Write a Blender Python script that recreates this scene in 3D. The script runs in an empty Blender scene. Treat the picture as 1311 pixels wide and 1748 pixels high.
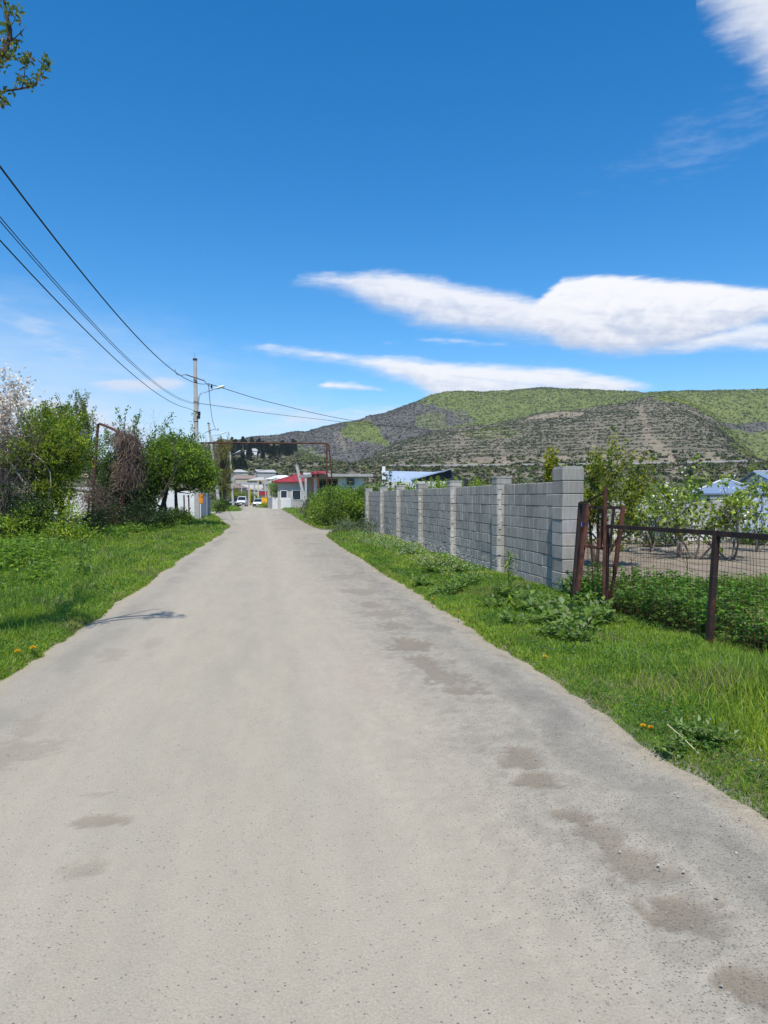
import bpy, math, random
import numpy as np
from mathutils import Vector
S = bpy.context.scene
COLL = S.collection
PI = math.pi
# ------------------------------------------------------------------ camera
FPX, YAW, PITCH, EYE = 1200.0, math.radians(10.2), math.radians(1.15), 1.6
cd = bpy.data.cameras.new('camera')
cam = bpy.data.objects.new('camera', cd)
COLL.objects.link(cam)
cam.location = (0, 0, EYE)
cam.rotation_euler = (PI/2 - PITCH, 0, -YAW)
cd.sensor_fit = 'VERTICAL'
cd.sensor_height = 36
cd.lens = 36*FPX/1748
cd.clip_start, cd.clip_end = 0.05, 9000
S.camera = cam
# ------------------------------------------------------------------ exposure
S.view_settings.view_transform = 'Standard'
S.view_settings.look = 'None'
S.view_settings.gamma = 1
S.view_settings.use_curve_mapping = False
S.view_settings.exposure = 0.0
# ------------------------------------------------------------------ sun
SUN = Vector((-0.2, -0.7, 1.3)).normalized()
ld = bpy.data.lights.new('sun', 'SUN')
ld.energy, ld.angle, ld.color = 5.0, math.radians(0.5), (1.0, 0.955, 0.88)
lo = bpy.data.objects.new('sun', ld)
lo.rotation_euler = SUN.to_track_quat('Z', 'Y').to_euler()
COLL.objects.link(lo)

_F = np.array([math.sin(YAW)*math.cos(PITCH), math.cos(YAW)*math.cos(PITCH), -math.sin(PITCH)])
_R = np.array([math.cos(YAW), -math.sin(YAW), 0.0])
_U = np.cross(_R, _F)
def ray(px, py): return _F + _R*((px-655.5)/FPX) + _U*((874-py)/FPX)
def at(px, py, t): return np.array([0, 0, EYE]) + ray(px, py)*t       # measured point at depth t
def gnd(px, py, z=0.0):
    d = ray(px, py)
    return np.array([0, 0, EYE]) + d*((z-EYE)/d[2])
def azel(px, py):
    d = ray(px, py)
    return math.degrees(math.atan2(d[0], d[1])), math.degrees(math.atan2(d[2], math.hypot(d[0], d[1])))

# ------------------------------------------------------------------ world
W = bpy.data.worlds.new('World')
S.world = W
W.use_nodes = True
nt = W.node_tree
nt.nodes.clear()
class NB:
    """small helper for node trees"""
    def __init__(s, t): s.t = t
    def n(s, k, **kw):
        o = s.t.nodes.new(k)
        for a, b in kw.items(): setattr(o, a, b)
        return o
    def put(s, sock, v):
        if hasattr(v, 'is_output') or hasattr(v, 'links'): s.t.links.new(v, sock)
        else: sock.default_value = v
    def m(s, op, a, b=0.0, c=0.0, clamp=False):
        o = s.n('ShaderNodeMath', operation=op, use_clamp=clamp)
        s.put(o.inputs[0], a); s.put(o.inputs[1], b); s.put(o.inputs[2], c)
        return o.outputs[0]
    def mr(s, v, a, b, c=0.0, d=1.0, smooth=True):
        o = s.n('ShaderNodeMapRange', interpolation_type='SMOOTHSTEP' if smooth else 'LINEAR')
        s.put(o.inputs[0], v)
        for i, q in enumerate((a, b, c, d)): s.put(o.inputs[1+i], q)
        return o.outputs[0]
    def mix(s, f, a, b, blend='MIX'):
        o = s.n('ShaderNodeMix', data_type='RGBA', blend_type=blend)
        s.put(o.inputs[0], f); s.put(o.inputs[6], a); s.put(o.inputs[7], b)
        return o.outputs[2]
    def noise(s, vec, scale, detail=4, rough=0.5, dist=0.0):
        o = s.n('ShaderNodeTexNoise')
        if vec is not None: s.t.links.new(vec, o.inputs['Vector'])
        o.inputs['Scale'].default_value = scale
        o.inputs['Detail'].default_value = detail
        o.inputs['Roughness'].default_value = rough
        o.inputs['Distortion'].default_value = dist
        return o.outputs['Fac']
    def xyz(s, x, y, z):
        o = s.n('ShaderNodeCombineXYZ')
        for i, v in enumerate((x, y, z)): s.put(o.inputs[i], v)
        return o.outputs[0]
B = NB(nt)
sky = B.n('ShaderNodeTexSky', sky_type='NISHITA', sun_disc=False)
sky.sun_elevation = math.asin(SUN.z)
sky.sun_rotation = math.atan2(SUN.x, SUN.y)
sky.air_density, sky.dust_density, sky.ozone_density, sky.altitude = 1.0, 0.35, 3.0, 400
hs = B.n('ShaderNodeHueSaturation')
hs.inputs['Saturation'].default_value = 1.42
hs.inputs['Hue'].default_value = 0.499
hs.inputs['Value'].default_value = 1.82
nt.links.new(sky.outputs[0], hs.inputs['Color'])
tc = B.n('ShaderNodeTexCoord')
sp = B.n('ShaderNodeSeparateXYZ')
nt.links.new(tc.outputs['Generated'], sp.inputs[0])
AZ = B.m('MULTIPLY', B.m('ARCTAN2', sp.outputs[0], sp.outputs[1]), 180/PI)
EL = B.m('MULTIPLY', B.m('ARCSINE', sp.outputs[2]), 180/PI)
A0, A1, E1 = -60.0, 90.0, 60.0
un = B.m('DIVIDE', B.m('SUBTRACT', AZ, A0), A1-A0, clamp=True)
def curve(pts):
    o = B.n('ShaderNodeFloatCurve')
    nt.links.new(un, o.inputs['Value'])
    c = o.mapping.curves[0]
    q = []
    for px, py in pts:
        a, e = azel(px, py)
        q.append(((a-A0)/(A1-A0), max(-1, min(1, (e+5)/(E1+5)))))
    q.sort()
    while len(c.points) < len(q): c.points.new(0.5, 0.5)
    for p_, (x, y) in zip(c.points, q):
        p_.location = (x, y); p_.handle_type = 'AUTO'
    o.mapping.clip_min_x = o.mapping.clip_min_y = -2
    o.mapping.clip_max_x = o.mapping.clip_max_y = 2
    o.mapping.update()
    return B.m('SUBTRACT', B.m('MULTIPLY', o.outputs[0], E1+5), 5)
cv = B.xyz(B.m('MULTIPLY', AZ, 0.22), B.m('MULTIPLY', EL, 0.9), 0.0)      # flat-stretched cloud texture
cv2 = B.xyz(B.m('MULTIPLY', AZ, 0.1), B.m('MULTIPLY', B.m('ADD', EL, B.m('MULTIPLY', AZ, 0.12)), 1.3), 3.0)
n1 = B.m('SUBTRACT', B.noise(cv, 1.0, 7, 0.55), 0.5)
n2 = B.m('SUBTRACT', B.noise(cv, 3.2, 6, 0.6), 0.5)
n4 = B.m('SUBTRACT', B.noise(cv, 9.0, 5, 0.65), 0.5)
n3 = B.noise(cv2, 1.0, 6, 0.6, 0.6)
cumul = B.noise(B.xyz(B.m('MULTIPLY', AZ, 0.5), B.m('MULTIPLY', EL, 0.8), 7.0), 1.6, 6, 0.58, 0.4)
col = hs.outputs[0]
def cloud(col, top, bot, amp, st, sb, opac, dark, white, detail=0.0):
    T, Bt = curve(top), curve(bot)
    wob = B.m('ADD', B.m('ADD', B.m('MULTIPLY', n1, amp*1.5), B.m('MULTIPLY', n2, amp*0.7)), B.m('MULTIPLY', n4, amp*0.22))
    up = B.m('SUBTRACT', B.m('ADD', T, wob), EL)
    dn = B.m('ADD', B.m('SUBTRACT', EL, Bt), B.m('MULTIPLY', wob, 1.3))
    d = B.m('MULTIPLY', B.mr(up, 0.0, st), B.mr(dn, 0.0, sb))
    d = B.m('MULTIPLY', d, B.mr(n3, 0.18, 0.5, 1-detail, 1.0))
    th = B.m('MAXIMUM', B.m('SUBTRACT', T, Bt), 0.3)
    t = B.m('DIVIDE', B.m('SUBTRACT', EL, Bt), th)
    t = B.m('ADD', t, B.m('MULTIPLY', B.m('SUBTRACT', cumul, 0.5), 0.9))
    t = B.m('ADD', t, B.m('MULTIPLY', B.m('SUBTRACT', n3, 0.5), 0.6))
    cc = B.mix(B.mr(t, 0.05, 0.8), dark, white)
    return B.mix(B.m('MULTIPLY', d, opac), col, cc)
DK, WH = (5.9, 6.6, 8.2, 1), (10.2, 10.2, 10.4, 1)
DK2 = (7.0, 7.6, 9.0, 1)
# faint streaks low at the left and over the horizon
col = cloud(col, [(-500,620),(-200,610),(0,640),(60,655),(150,668),(240,700),(330,745),(500,760),(1300,760)], [(-500,760),(0,760),(330,780),(1300,790)], 2.2, 2.6, 2.0, 0.95, (7.2,8.0,9.6,1), (8.6,9.1,10,1), 0.55)
col = cloud(col, [(140,652),(170,645),(230,641),(300,645),(335,655)], [(140,654),(180,674),(260,676),(335,658)], 0.6, 0.5, 0.8, 0.75, (7.4,7.6,9.2,1), (8.6,8.6,9.4,1), 0.4)
col = cloud(col, [(330,700),(380,690),(470,688),(560,690),(650,700),(720,712)], [(330,702),(380,708),(470,716),(560,716),(650,714),(720,716)], 1.2, 0.9, 1.0, 0.55, (7,7.9,9.6,1), (8.2,8.8,9.8,1), 0.8)
col = cloud(col, [(-200,470),(0,500),(60,525),(120,570),(160,640)], [(-200,540),(0,560),(60,600),(120,640),(160,650)], 3.0, 2.5, 2.5, 0.45, (7,8,9.6,1), (8,8.7,9.8,1), 0.9)
col = cloud(col, [(640,590),(700,578),(800,576),(900,590)], [(640,592),(700,586),(800,590),(900,594)], 0.7, 0.5, 0.6, 0.5, DK2, WH, 0.8)
col = cloud(col, [(980,330),(1080,250),(1200,160),(1311,140),(1500,120),(1900,200)], [(980,335),(1080,330),(1200,300),(1311,260),(1500,240),(1900,230)], 5.0, 4.5, 4.5, 0.16, (7,8,9.6,1), (8,8.7,9.8,1), 0.9)
col = cloud(col, [(-700,380),(-200,400),(0,430),(150,470),(300,520),(450,580),(620,650)], [(-700,860),(0,860),(300,860),(620,860)], 3.0, 9.0, 1.0, 0.50, (6.6,7.9,9.8,1), (7.4,8.5,10,1), 0.5)
col = cloud(col, [(-100,672),(20,676),(60,678),(120,682),(180,700),(230,716)], [(-100,700),(20,712),(60,722),(120,728),(180,724),(230,718)], 0.8, 0.8, 1.2, 0.75, (7.6,8.2,9.6,1), (8.8,9.1,10,1), 0.3)
col = cloud(col, [(380,735),(460,712),(540,694),(620,690),(700,688),(760,694)], [(380,740),(460,745),(540,740),(620,735),(700,720),(760,700)], 0.8, 1.0, 1.6, 0.6, (7.4,8.2,9.7,1), (8.6,9.1,10,1), 0.4)
# lower lens cloud, small lens cloud
col = cloud(col, [(400,594),(440,584),(470,583),(520,588),(570,596),(640,603),(690,602),(720,608),(760,611),(820,615),(880,619),(940,618),(990,625),(1050,637),(1140,662)],
            [(400,596),(440,606),(480,615),(540,622),(600,634),(650,648),(690,662),(720,676),(760,700),(1000,700),(1070,685),(1140,664)], 0.7, 0.9, 1.3, 0.95, DK2, WH, 0.25)
col = cloud(col, [(530,658),(545,650),(570,647),(600,649),(640,658),(668,668)], [(530,660),(560,669),(620,671),(668,669)], 0.5, 0.5, 0.5, 0.92, DK2, WH, 0.1)
# the big lens cloud: long left lobe, right dome, low right streak
col = cloud(col, [(895,535),(918,503),(938,482),(965,470),(1000,464),(1080,467),(1160,474),(1240,481),(1311,487),(1500,505),(1700,560),(1800,600)],
            [(895,545),(960,602),(1110,612),(1200,600),(1260,576),(1311,562),(1500,570),(1700,580),(1800,601)], 0.55, 0.6, 1.2, 0.98, DK, WH, 0.05)
col = cloud(col, [(478,488),(500,472),(530,463),(580,458),(640,456),(700,462),(760,469),(800,481),(850,490),(890,499),(930,504),(985,520),(1050,555),(1140,600)],
            [(478,490),(520,497),(560,505),(620,530),(700,562),(760,577),(820,584),(880,592),(940,599),(1000,605),(1060,609),(1140,608)], 0.8, 1.0, 1.9, 0.95, DK, (9.6,9.7,10.2,1), 0.1)
col = cloud(col, [(1085,597),(1180,577),(1260,556),(1311,546),(1500,535),(1700,570)], [(1085,598),(1160,604),(1240,601),(1311,605),(1500,595),(1700,572)], 0.5, 0.6, 0.8, 0.85, DK2, WH, 0.2)
# top right corner cloud
col = cloud(col, [(1130,-60),(1170,-300),(1311,-300),(1700,-300),(2000,-300)], [(1130,-55),(1190,40),(1240,110),(1311,185),(1450,250),(1700,200),(2000,150)], 2.2, 1.0, 5.0, 0.95, (7.4,7.9,9.0,1), (8.8,9.0,9.6,1), 0.3)
bg = B.n('ShaderNodeBackground')
nt.links.new(col, bg.inputs['Color'])
bg.inputs['Strength'].default_value = 0.1
wo = B.n('ShaderNodeOutputWorld')
nt.links.new(bg.outputs[0], wo.inputs['Surface'])

# ------------------------------------------------------------------ helpers
rng = np.random.default_rng(7)
def V(*a): return np.array(a, float)
def nrm(v):
    v = np.asarray(v, float)
    return v/np.maximum(np.linalg.norm(v, axis=-1, keepdims=True), 1e-9)
def _h(ix, iy, s):
    v = np.sin(ix*127.1 + iy*311.7 + s*74.7)*43758.5453
    return v - np.floor(v)
def vnoise(x, y, s=0):
    x = np.asarray(x, float); y = np.asarray(y, float)
    ix, iy = np.floor(x), np.floor(y)
    fx, fy = x-ix, y-iy
    fx = fx*fx*(3-2*fx); fy = fy*fy*(3-2*fy)
    return (_h(ix,iy,s)*(1-fx)+_h(ix+1,iy,s)*fx)*(1-fy) + (_h(ix,iy+1,s)*(1-fx)+_h(ix+1,iy+1,s)*fx)*fy
def fbm(x, y, s=0, o=4):
    r = 0; a = 0.5; t = 0
    for i in range(o):
        r = r + a*vnoise(x*2**i, y*2**i, s+i*13); t += a; a *= 0.5
    return r/t
def sst(a, b, x):
    t = np.clip((x-a)/(b-a), 0, 1)
    return t*t*(3-2*t)

class MB:
    """collects shapes and links them as ONE mesh object"""
    def __init__(s): s.v, s.f, s.c, s.n = [], [], [], 0
    def add(s, v, faces, c=None):
        v = np.asarray(v, float).reshape(-1, 3)
        s.v.append(v)
        if c is None: c = np.ones((len(v), 3))
        c = np.broadcast_to(np.asarray(c, float), (len(v), 3))
        s.c.append(c)
        for f in faces if isinstance(faces, list) else [faces]:
            s.f.append(np.asarray(f, np.int64) + s.n)
        s.n += len(v)
    def box(s, c, size, rz=0.0, c_=None, axes=None):
        h = np.array(size, float)/2
        q = np.array([[x,y,z] for x in (-1,1) for y in (-1,1) for z in (-1,1)], float)*h
        if axes is None:
            ca, sa = math.cos(rz), math.sin(rz)
            M = np.array([[ca,-sa,0],[sa,ca,0],[0,0,1]])
        else: M = np.array(axes, float).T
        s.add(q@M.T + np.array(c, float), [np.array([[0,1,3,2],[4,6,7,5],[0,4,5,1],[2,3,7,6],[0,2,6,4],[1,5,7,3]])], c_)
    def bar(s, a, b, w, t=None, c=None, up=(0,0,1)):
        a, b = np.array(a, float), np.array(b, float)
        d = b-a; L = np.linalg.norm(d); d = d/L
        u = np.array(up, float)
        if abs(d@u) > 0.95: u = np.array([1.0,0,0]) if abs(d[0]) < .9 else np.array([0,1.0,0])
        x = nrm(np.cross(d, u)); z = np.cross(x, d)
        s.box((a+b)/2, (w, L, t or w), c_=c, axes=[x, d, z])
    def tube(s, pts, rad, k=6, c=None, cap=True):
        pts = np.asarray(pts, float); n = len(pts)
        rad = np.broadcast_to(np.asarray(rad, float), (n,))
        tg = nrm(np.gradient(pts, axis=0))
        ref = np.array([0.31, 0.52, 0.79])
        if abs(tg[0]@ref) > .9: ref = np.array([1.0, -.3, .1])
        x = nrm(np.cross(tg, ref)); y = np.cross(tg, x)
        a = np.arange(k)*2*PI/k
        ring = pts[:,None,:] + rad[:,None,None]*(np.cos(a)[None,:,None]*x[:,None,:] + np.sin(a)[None,:,None]*y[:,None,:])
        i = np.arange(n-1)[:,None]*k; j = np.arange(k)[None,:]; j2 = (j+1) % k
        F = np.stack([i+j, i+j2, i+k+j2, i+k+j], -1).reshape(-1, 4)
        fs = [F]
        if cap: fs += [np.arange(k)[::-1][None,:], (np.arange(k)+(n-1)*k)[None,:]]
        s.add(ring.reshape(-1,3), fs, c)
    def lathe(s, prof, c, k=16, col=None):
        prof = np.array(prof, float); a = np.arange(k)*2*PI/k
        v = np.stack([prof[:,0,None]*np.cos(a), prof[:,0,None]*np.sin(a), np.repeat(prof[:,1,None], k, 1)], -1) + np.array(c, float)
        n = len(prof); i = np.arange(n-1)[:,None]*k; j = np.arange(k)[None,:]; j2 = (j+1) % k
        s.add(v.reshape(-1,3), [np.stack([i+j, i+j2, i+k+j2, i+k+j], -1).reshape(-1,4), np.arange(k)[::-1][None,:], (np.arange(k)+(n-1)*k)[None,:]], col)
    def leaves(s, P, D, N, L, Wd, C, fold=0.25):
        P = np.asarray(P, float); n = len(P)
        D = nrm(D); X = nrm(np.cross(D, N)); Z = np.cross(X, D)
        L = np.broadcast_to(L, (n,))[:,None]; Wd = np.broadcast_to(Wd, (n,))[:,None]
        b = P; t = P + D*L - Z*L*0.12
        m = P + D*L*0.45
        l = m - X*Wd/2 + Z*Wd*fold; r = m + X*Wd/2 + Z*Wd*fold
        v = np.stack([b, r, t, l], 1).reshape(-1,3)
        i = np.arange(n)[:,None]*4
        s.add(v, [np.concatenate([i+np.array([[0,1,2]]), i+np.array([[0,2,3]])])], np.repeat(np.broadcast_to(C, (n,3)), 4, 0))
    def quads(s, P, sz, C, r=rng):
        """small randomly turned square-ish leaf clumps"""
        n = len(P)
        d = nrm(r.normal(size=(n,3))); e = nrm(np.cross(d, r.normal(size=(n,3))))
        sz = np.broadcast_to(sz, (n,))[:,None]
        a = P + d*sz*.5; b = P + e*sz*.38 + d*sz*.08; c = P - d*sz*.5; q = P - e*sz*.38
        v = np.stack([a,b,c,q],1).reshape(-1,3)
        s.add(v, [np.arange(n)[:,None]*4 + np.array([[0,1,2,3]])], np.repeat(C, 4, 0))
    def build(s, name, mat, parent=None, smooth=False):
        v = np.concatenate(s.v) if s.v else np.zeros((0,3))
        c = np.concatenate(s.c) if s.c else np.zeros((0,3))
        off = np.zeros(3); p = parent
        while p is not None:
            off += np.array(p.location); p = p.parent
        me = bpy.data.meshes.new(name)
        me.vertices.add(len(v)); me.vertices.foreach_set('co', (v-off).astype(np.float32).ravel())
        sizes = np.concatenate([np.full(len(f), f.shape[1]) for f in s.f])
        loops = np.concatenate([f.ravel() for f in s.f])
        me.loops.add(len(loops)); me.loops.foreach_set('vertex_index', loops.astype(np.int32))
        me.polygons.add(len(sizes))
        st = np.concatenate([[0], np.cumsum(sizes)[:-1]])
        me.polygons.foreach_set('loop_start', st.astype(np.int32))
        me.polygons.foreach_set('loop_total', sizes.astype(np.int32))
        me.polygons.foreach_set('use_smooth', np.full(len(sizes), smooth, bool))
        at_ = me.attributes.new('Col', 'FLOAT_COLOR', 'POINT')
        at_.data.foreach_set('color', np.concatenate([c, np.ones((len(c),1))],1).astype(np.float32).ravel())
        me.update(calc_edges=True); me.validate()
        me.materials.append(mat)
        o = bpy.data.objects.new(name, me)
        COLL.objects.link(o)
        if parent is not None: o.parent = parent
        return o

def thing(name, label, cat, loc=(0,0,0), group=None):
    o = bpy.data.objects.new(name, None)
    o.empty_display_size = 0.1
    COLL.objects.link(o)
    o.location = [float(q) for q in loc]
    o['label'] = label; o['category'] = cat
    if group: o['group'] = group
    return o
def tag(o, label, cat, group=None):
    o['label'] = label; o['category'] = cat
    if group: o['group'] = group
    return o
def kind(o, k, label=None):
    o['kind'] = k
    if label: o['label'] = label
    return o
def dup(root, loc, rz=0.0, sc=1.0, label=None):
    r = root.copy(); COLL.objects.link(r)
    r.location = [float(q) for q in loc]; r.rotation_euler = (0,0,rz); r.scale = (sc,sc,sc)
    if label: r['label'] = label
    for ch in list(root.children):
        c = ch.copy(); COLL.objects.link(c); c.parent = r
        for g in list(ch.children):
            d = g.copy(); COLL.objects.link(d); d.parent = c
    return r

# ------------------------------------------------------------------ materials
def mat(name, col=(1,1,1), rough=0.8, var=0.15, scale=6.0, bump=0.0, bscale=40.0, metal=0.0, attr=False, trans=0.0, col2=None, mask=(0.45,0.6), spec=0.3, tcol=(1.15,1.25,0.6), streak=0.0):
    m = bpy.data.materials.new(name); m.use_nodes = True
    t = m.node_tree; t.nodes.clear(); b = NB(t)
    co = b.n('ShaderNodeTexCoord').outputs['Object']
    if attr: c = b.n('ShaderNodeAttribute', attribute_name='Col').outputs['Color']
    else: c = (*col, 1)
    if col2 is not None: c = b.mix(b.mr(b.noise(co, scale*0.6, 6, 0.62), *mask), c, (*col2, 1))
    if var > 0:
        f = b.mr(b.noise(co, scale, 5, 0.6), 0.25, 0.75, 1-var, 1+var, False)
        c = b.mix(1.0, c, b.xyz(f, f, f), 'MULTIPLY')
    if streak > 0:        # weather streaks running down a wall
        mp = b.n('ShaderNodeMapping'); mp.inputs['Scale'].default_value = (1,1,.10); t.links.new(co, mp.inputs['Vector'])
        f = b.mr(b.noise(mp.outputs[0], 30, 4, .6), .25, .75, 1-streak, 1+streak, False)
        g = b.mr(b.noise(co, 1.1, 5, .6), .3, .7, 1-streak*.8, 1+streak*.8, False)
        f = b.m('MULTIPLY', f, g)
        c = b.mix(1.0, c, b.xyz(f, f, f), 'MULTIPLY')
    p = b.n('ShaderNodeBsdfPrincipled')
    b.put(p.inputs['Base Color'], c)
    p.inputs['Roughness'].default_value = rough
    p.inputs['Metallic'].default_value = metal
    p.inputs['Specular IOR Level'].default_value = spec
    if bump > 0:
        bp = b.n('ShaderNodeBump'); bp.inputs['Strength'].default_value = bump; bp.inputs['Distance'].default_value = 0.02
        t.links.new(b.noise(co, bscale, 6, 0.65), bp.inputs['Height'])
        t.links.new(bp.outputs[0], p.inputs['Normal'])
    out = p.outputs[0]
    if trans > 0:
        tr = b.n('ShaderNodeBsdfTranslucent')
        b.put(tr.inputs['Color'], b.mix(1.0, c, (*tcol, 1), 'MULTIPLY'))
        mx = b.n('ShaderNodeMixShader'); mx.inputs[0].default_value = trans
        t.links.new(out, mx.inputs[1]); t.links.new(tr.outputs[0], mx.inputs[2]); out = mx.outputs[0]
    t.links.new(out, b.n('ShaderNodeOutputMaterial').inputs['Surface'])
    return m
LEAF = mat('leaf', attr=True, rough=0.48, var=0.1, scale=3, trans=0.45, spec=0.4)
PETAL = mat('petal', attr=True, rough=0.7, var=0.05, scale=3, trans=0.3, tcol=(1,1,1))
GRASS = mat('grass_blade', attr=True, rough=0.5, var=0.16, scale=1.6, trans=0.45, spec=0.35)
SCRUB = mat('scrub', attr=True, rough=0.9, var=0.1, scale=0.05, spec=0.1)
BARK = mat('bark', attr=True, rough=0.9, var=0.3, scale=14, bump=0.6, bscale=30)
CONC = mat('concrete', (0.40,0.385,0.36), 0.9, 0.16, 3.0, 0.35, 30)
BLOCK = mat('concrete_block', attr=True, rough=0.95, var=0.16, scale=55, bump=0.5, bscale=90, spec=0.1, streak=.20)
RUST = mat('rusty_steel', (0.115,0.042,0.026), 0.75, 0.35, 12, 0.4, 60, col2=(0.06,0.025,0.018))
DARKRUST = mat('dark_rusty_steel', (0.03,0.019,0.016), 0.7, 0.4, 10, 0.4, 50, col2=(0.075,0.03,0.02), mask=(0.52,0.68))
WIRE = mat('cable_rubber', (0.02,0.02,0.022), 0.6, 0.0)
STEEL = mat('galvanised_steel', (0.42,0.43,0.45), 0.45, 0.15, 20, metal=0.6)
WHITEP = mat('white_paint', (0.74,0.74,0.72), 0.55, 0.08, 2.0)
PLASTER = mat('white_plaster', (0.66,0.65,0.61), 0.9, 0.12, 1.2, 0.2, 20)
GLASS = mat('window_glass', (0.03,0.04,0.05), 0.08, 0.0, spec=0.6)
ROOFRED = mat('red_roof', (.29,.035,.042), .7, .2, 2.0)
ROOFTILE = mat('faded_tile_roof', (.26,.19,.16), .85, .25, 3.0)
GREYWALL = mat('shade_grey_render', (.42,.40,.36), .9, .2, 1.0)  # shade on the red-roof house walls is in this grey; village houses share it
ROOFBLUE = mat('blue_grey_metal_roof', (.17,.23,.33), .55, .1, .8)
ROOFPALE = mat('pale_blue_metal_roof', (.33,.40,.50), .55, .1, .8)
PALEYELLOW = mat('pale_yellow_pipe', (.55,.46,.22), .6, .15, 3)
YELLOW = mat('yellow_paint', (0.75,0.40,0.03), 0.5, 0.12, 4)
ORANGE = mat('orange_paint', (0.80,0.27,0.02), 0.5, 0.1, 6)
BLACK = mat('black_plastic', (0.012,0.012,0.013), 0.45, 0.0)
GREYSHEET = mat('grey_sheet_metal', (0.22,0.24,0.28), 0.5, 0.1, 2.0)
BLUESHEET = mat('pale_blue_sheet_metal', (0.38,0.46,0.55), 0.5, 0.1, 1.5)
ATTR = mat('painted_surface', attr=True, rough=0.7, var=0.1, scale=4)

# ------------------------------------------------------------------ road edges (metres along the road -> x of its edges)
LE = np.array([(-10,-2.25),(6.7,-2.24),(7.5,-2.18),(8.8,-2.12),(10.6,-2.07),(12.9,-2.03),(16.9,-2.0),(23.2,-1.85),(33.8,-1.5),(39.2,-1.45),(42,-1.6),(46,-2.1),(61,-3.3),(70,-4.2),(71.5,-8.5),(80,-8.5),(83,-4.0),(86,-2.3),(88.7,-1.97),(100,-2.05),(122,-3.1),(140,-3.6),(210,-4.5)])
RE = np.array([(-10,2.45),(3,2.49),(5.1,2.52),(9.8,2.57),(15,2.63),(20,2.66),(28.1,2.78),(30.5,2.95),(31.6,3.6),(32.2,11),(34.3,11),(34.7,3.3),(36,3.05),(44.7,2.95),(77,3.15),(107,3.3),(120,2.9),(150,0.6),(176,-0.7),(210,-1.5)])
def xl(y): return np.interp(y, LE[:,0], LE[:,1]) + (vnoise(y*.7, y*0, 3)-.5)*0.12 + (vnoise(y*5, y*0, 4)-.5)*0.07*np.clip(8/np.maximum(y,1),.25,1)
def xr(y): return np.interp(y, RE[:,0], RE[:,1]) + (vnoise(y*.7, y*0, 5)-.5)*0.12 + (vnoise(y*5, y*0, 6)-.5)*0.08*np.clip(8/np.maximum(y,1),.25,1)
def off_road(x, y):
    d = np.maximum(xl(y)-x, x-xr(y))
    return np.where(y > 205, 5.0, d)
def gz(x, y):
    """height of the near ground"""
    d = off_road(x, y)
    bump = 0.015 + 0.05*fbm(x*0.9, y*0.9, 21) + 0.03*sst(0.3, 2.0, d)
    return -0.06 + (bump+0.06)*sst(0.0, 0.14, d)

# ------------------------------------------------------------------ terrain: elevation profiles of valley foot, front hill and back ridge
def prof(pts):
    q = sorted((azel(x,y)[0], math.tan(math.radians(azel(x,y)[1]))) for x, y in pts)
    return np.array([a for a,_ in q]), np.array([b for _,b in q])
BACK = prof([(-2500,800),(-1200,790),(-300,800),(0,800),(200,785),(340,762),(420,750),(480,746),(540,737),(600,722),(640,712),(660,706),(690,695),(720,683),(740,677),(770,674),(810,674),(850,674),(890,671),(920,669),(960,671),(1000,671),(1060,674),(1100,678),(1140,674),(1180,670),(1230,671),(1270,669),(1311,667),(1500,672),(2000,720),(3500,760)])
FRONT = prof([(-2500,835),(-300,828),(0,815),(200,800),(330,768),(380,757),(420,752),(470,756),(520,772),(560,788),(600,796),(625,784),(672,761),(724,745),(765,733),(817,727),(882,718),(960,703),(1010,696),(1060,686),(1100,679),(1135,676),(1160,680),(1190,692),(1217,706),(1245,735),(1265,757),(1290,786),(1320,800),(1400,800),(1500,770),(1800,760),(3500,800)])
def interp_p(P, az): return np.interp(az, P[0], P[1])
RK = np.array([120, 210, 330, 480, 500, 860, 1080, 1650, 2100, 2600.0])
def terrain(azd, r):
    """height at azimuth (deg) and distance"""
    tb, tf = interp_p(BACK, azd), interp_p(FRONT, azd)
    zb, zf = EYE + tb*1650, EYE + tf*860
    foot = EYE + 0.042*480
    zk = [np.zeros_like(azd), np.full_like(azd, 1.5), np.full_like(azd, 8.0), np.full_like(azd, foot), np.minimum(foot+4, np.maximum(zf*0.6, 18)), zf,
          np.minimum(zf*0.9, zb*0.55), zb, zb*0.9, zb*0.4]
    zk = np.stack(zk, 0)
    i = np.clip(np.searchsorted(RK, r) - 1, 0, len(RK)-2)
    t = np.clip((r-RK[i])/(RK[i+1]-RK[i]), 0, 1)
    t2 = np.where((i == 4) | (i == 3), t, t*t*(3-2*t))
    j = np.arange(len(azd))
    z = zk[i, j]*(1-t2) + zk[i+1, j]*t2
    x, y = r*np.sin(np.radians(azd)), r*np.cos(np.radians(azd))
    amp = sst(420, 800, r)
    rid = 1-np.abs(2*fbm(x/110, y/260, 31, 4)-1)
    z = z + amp*(fbm(x/160, y/160, 17, 5)-.5)*16*sst(500,1600,r) + amp*(rid-.6)*9 + amp*(fbm(x/22, y/22, 19, 3)-.5)*3.0
    return z
def ground_z(x, y):
    x = np.atleast_1d(np.asarray(x, float)); y = np.atleast_1d(np.asarray(y, float))
    r = np.hypot(x, y)
    far = terrain(np.degrees(np.arctan2(x, y)), r)
    return np.where(r < 110, gz(x, y), np.where(off_road(x,y) > 3, far + 0.04, gz(x,y)))

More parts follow.
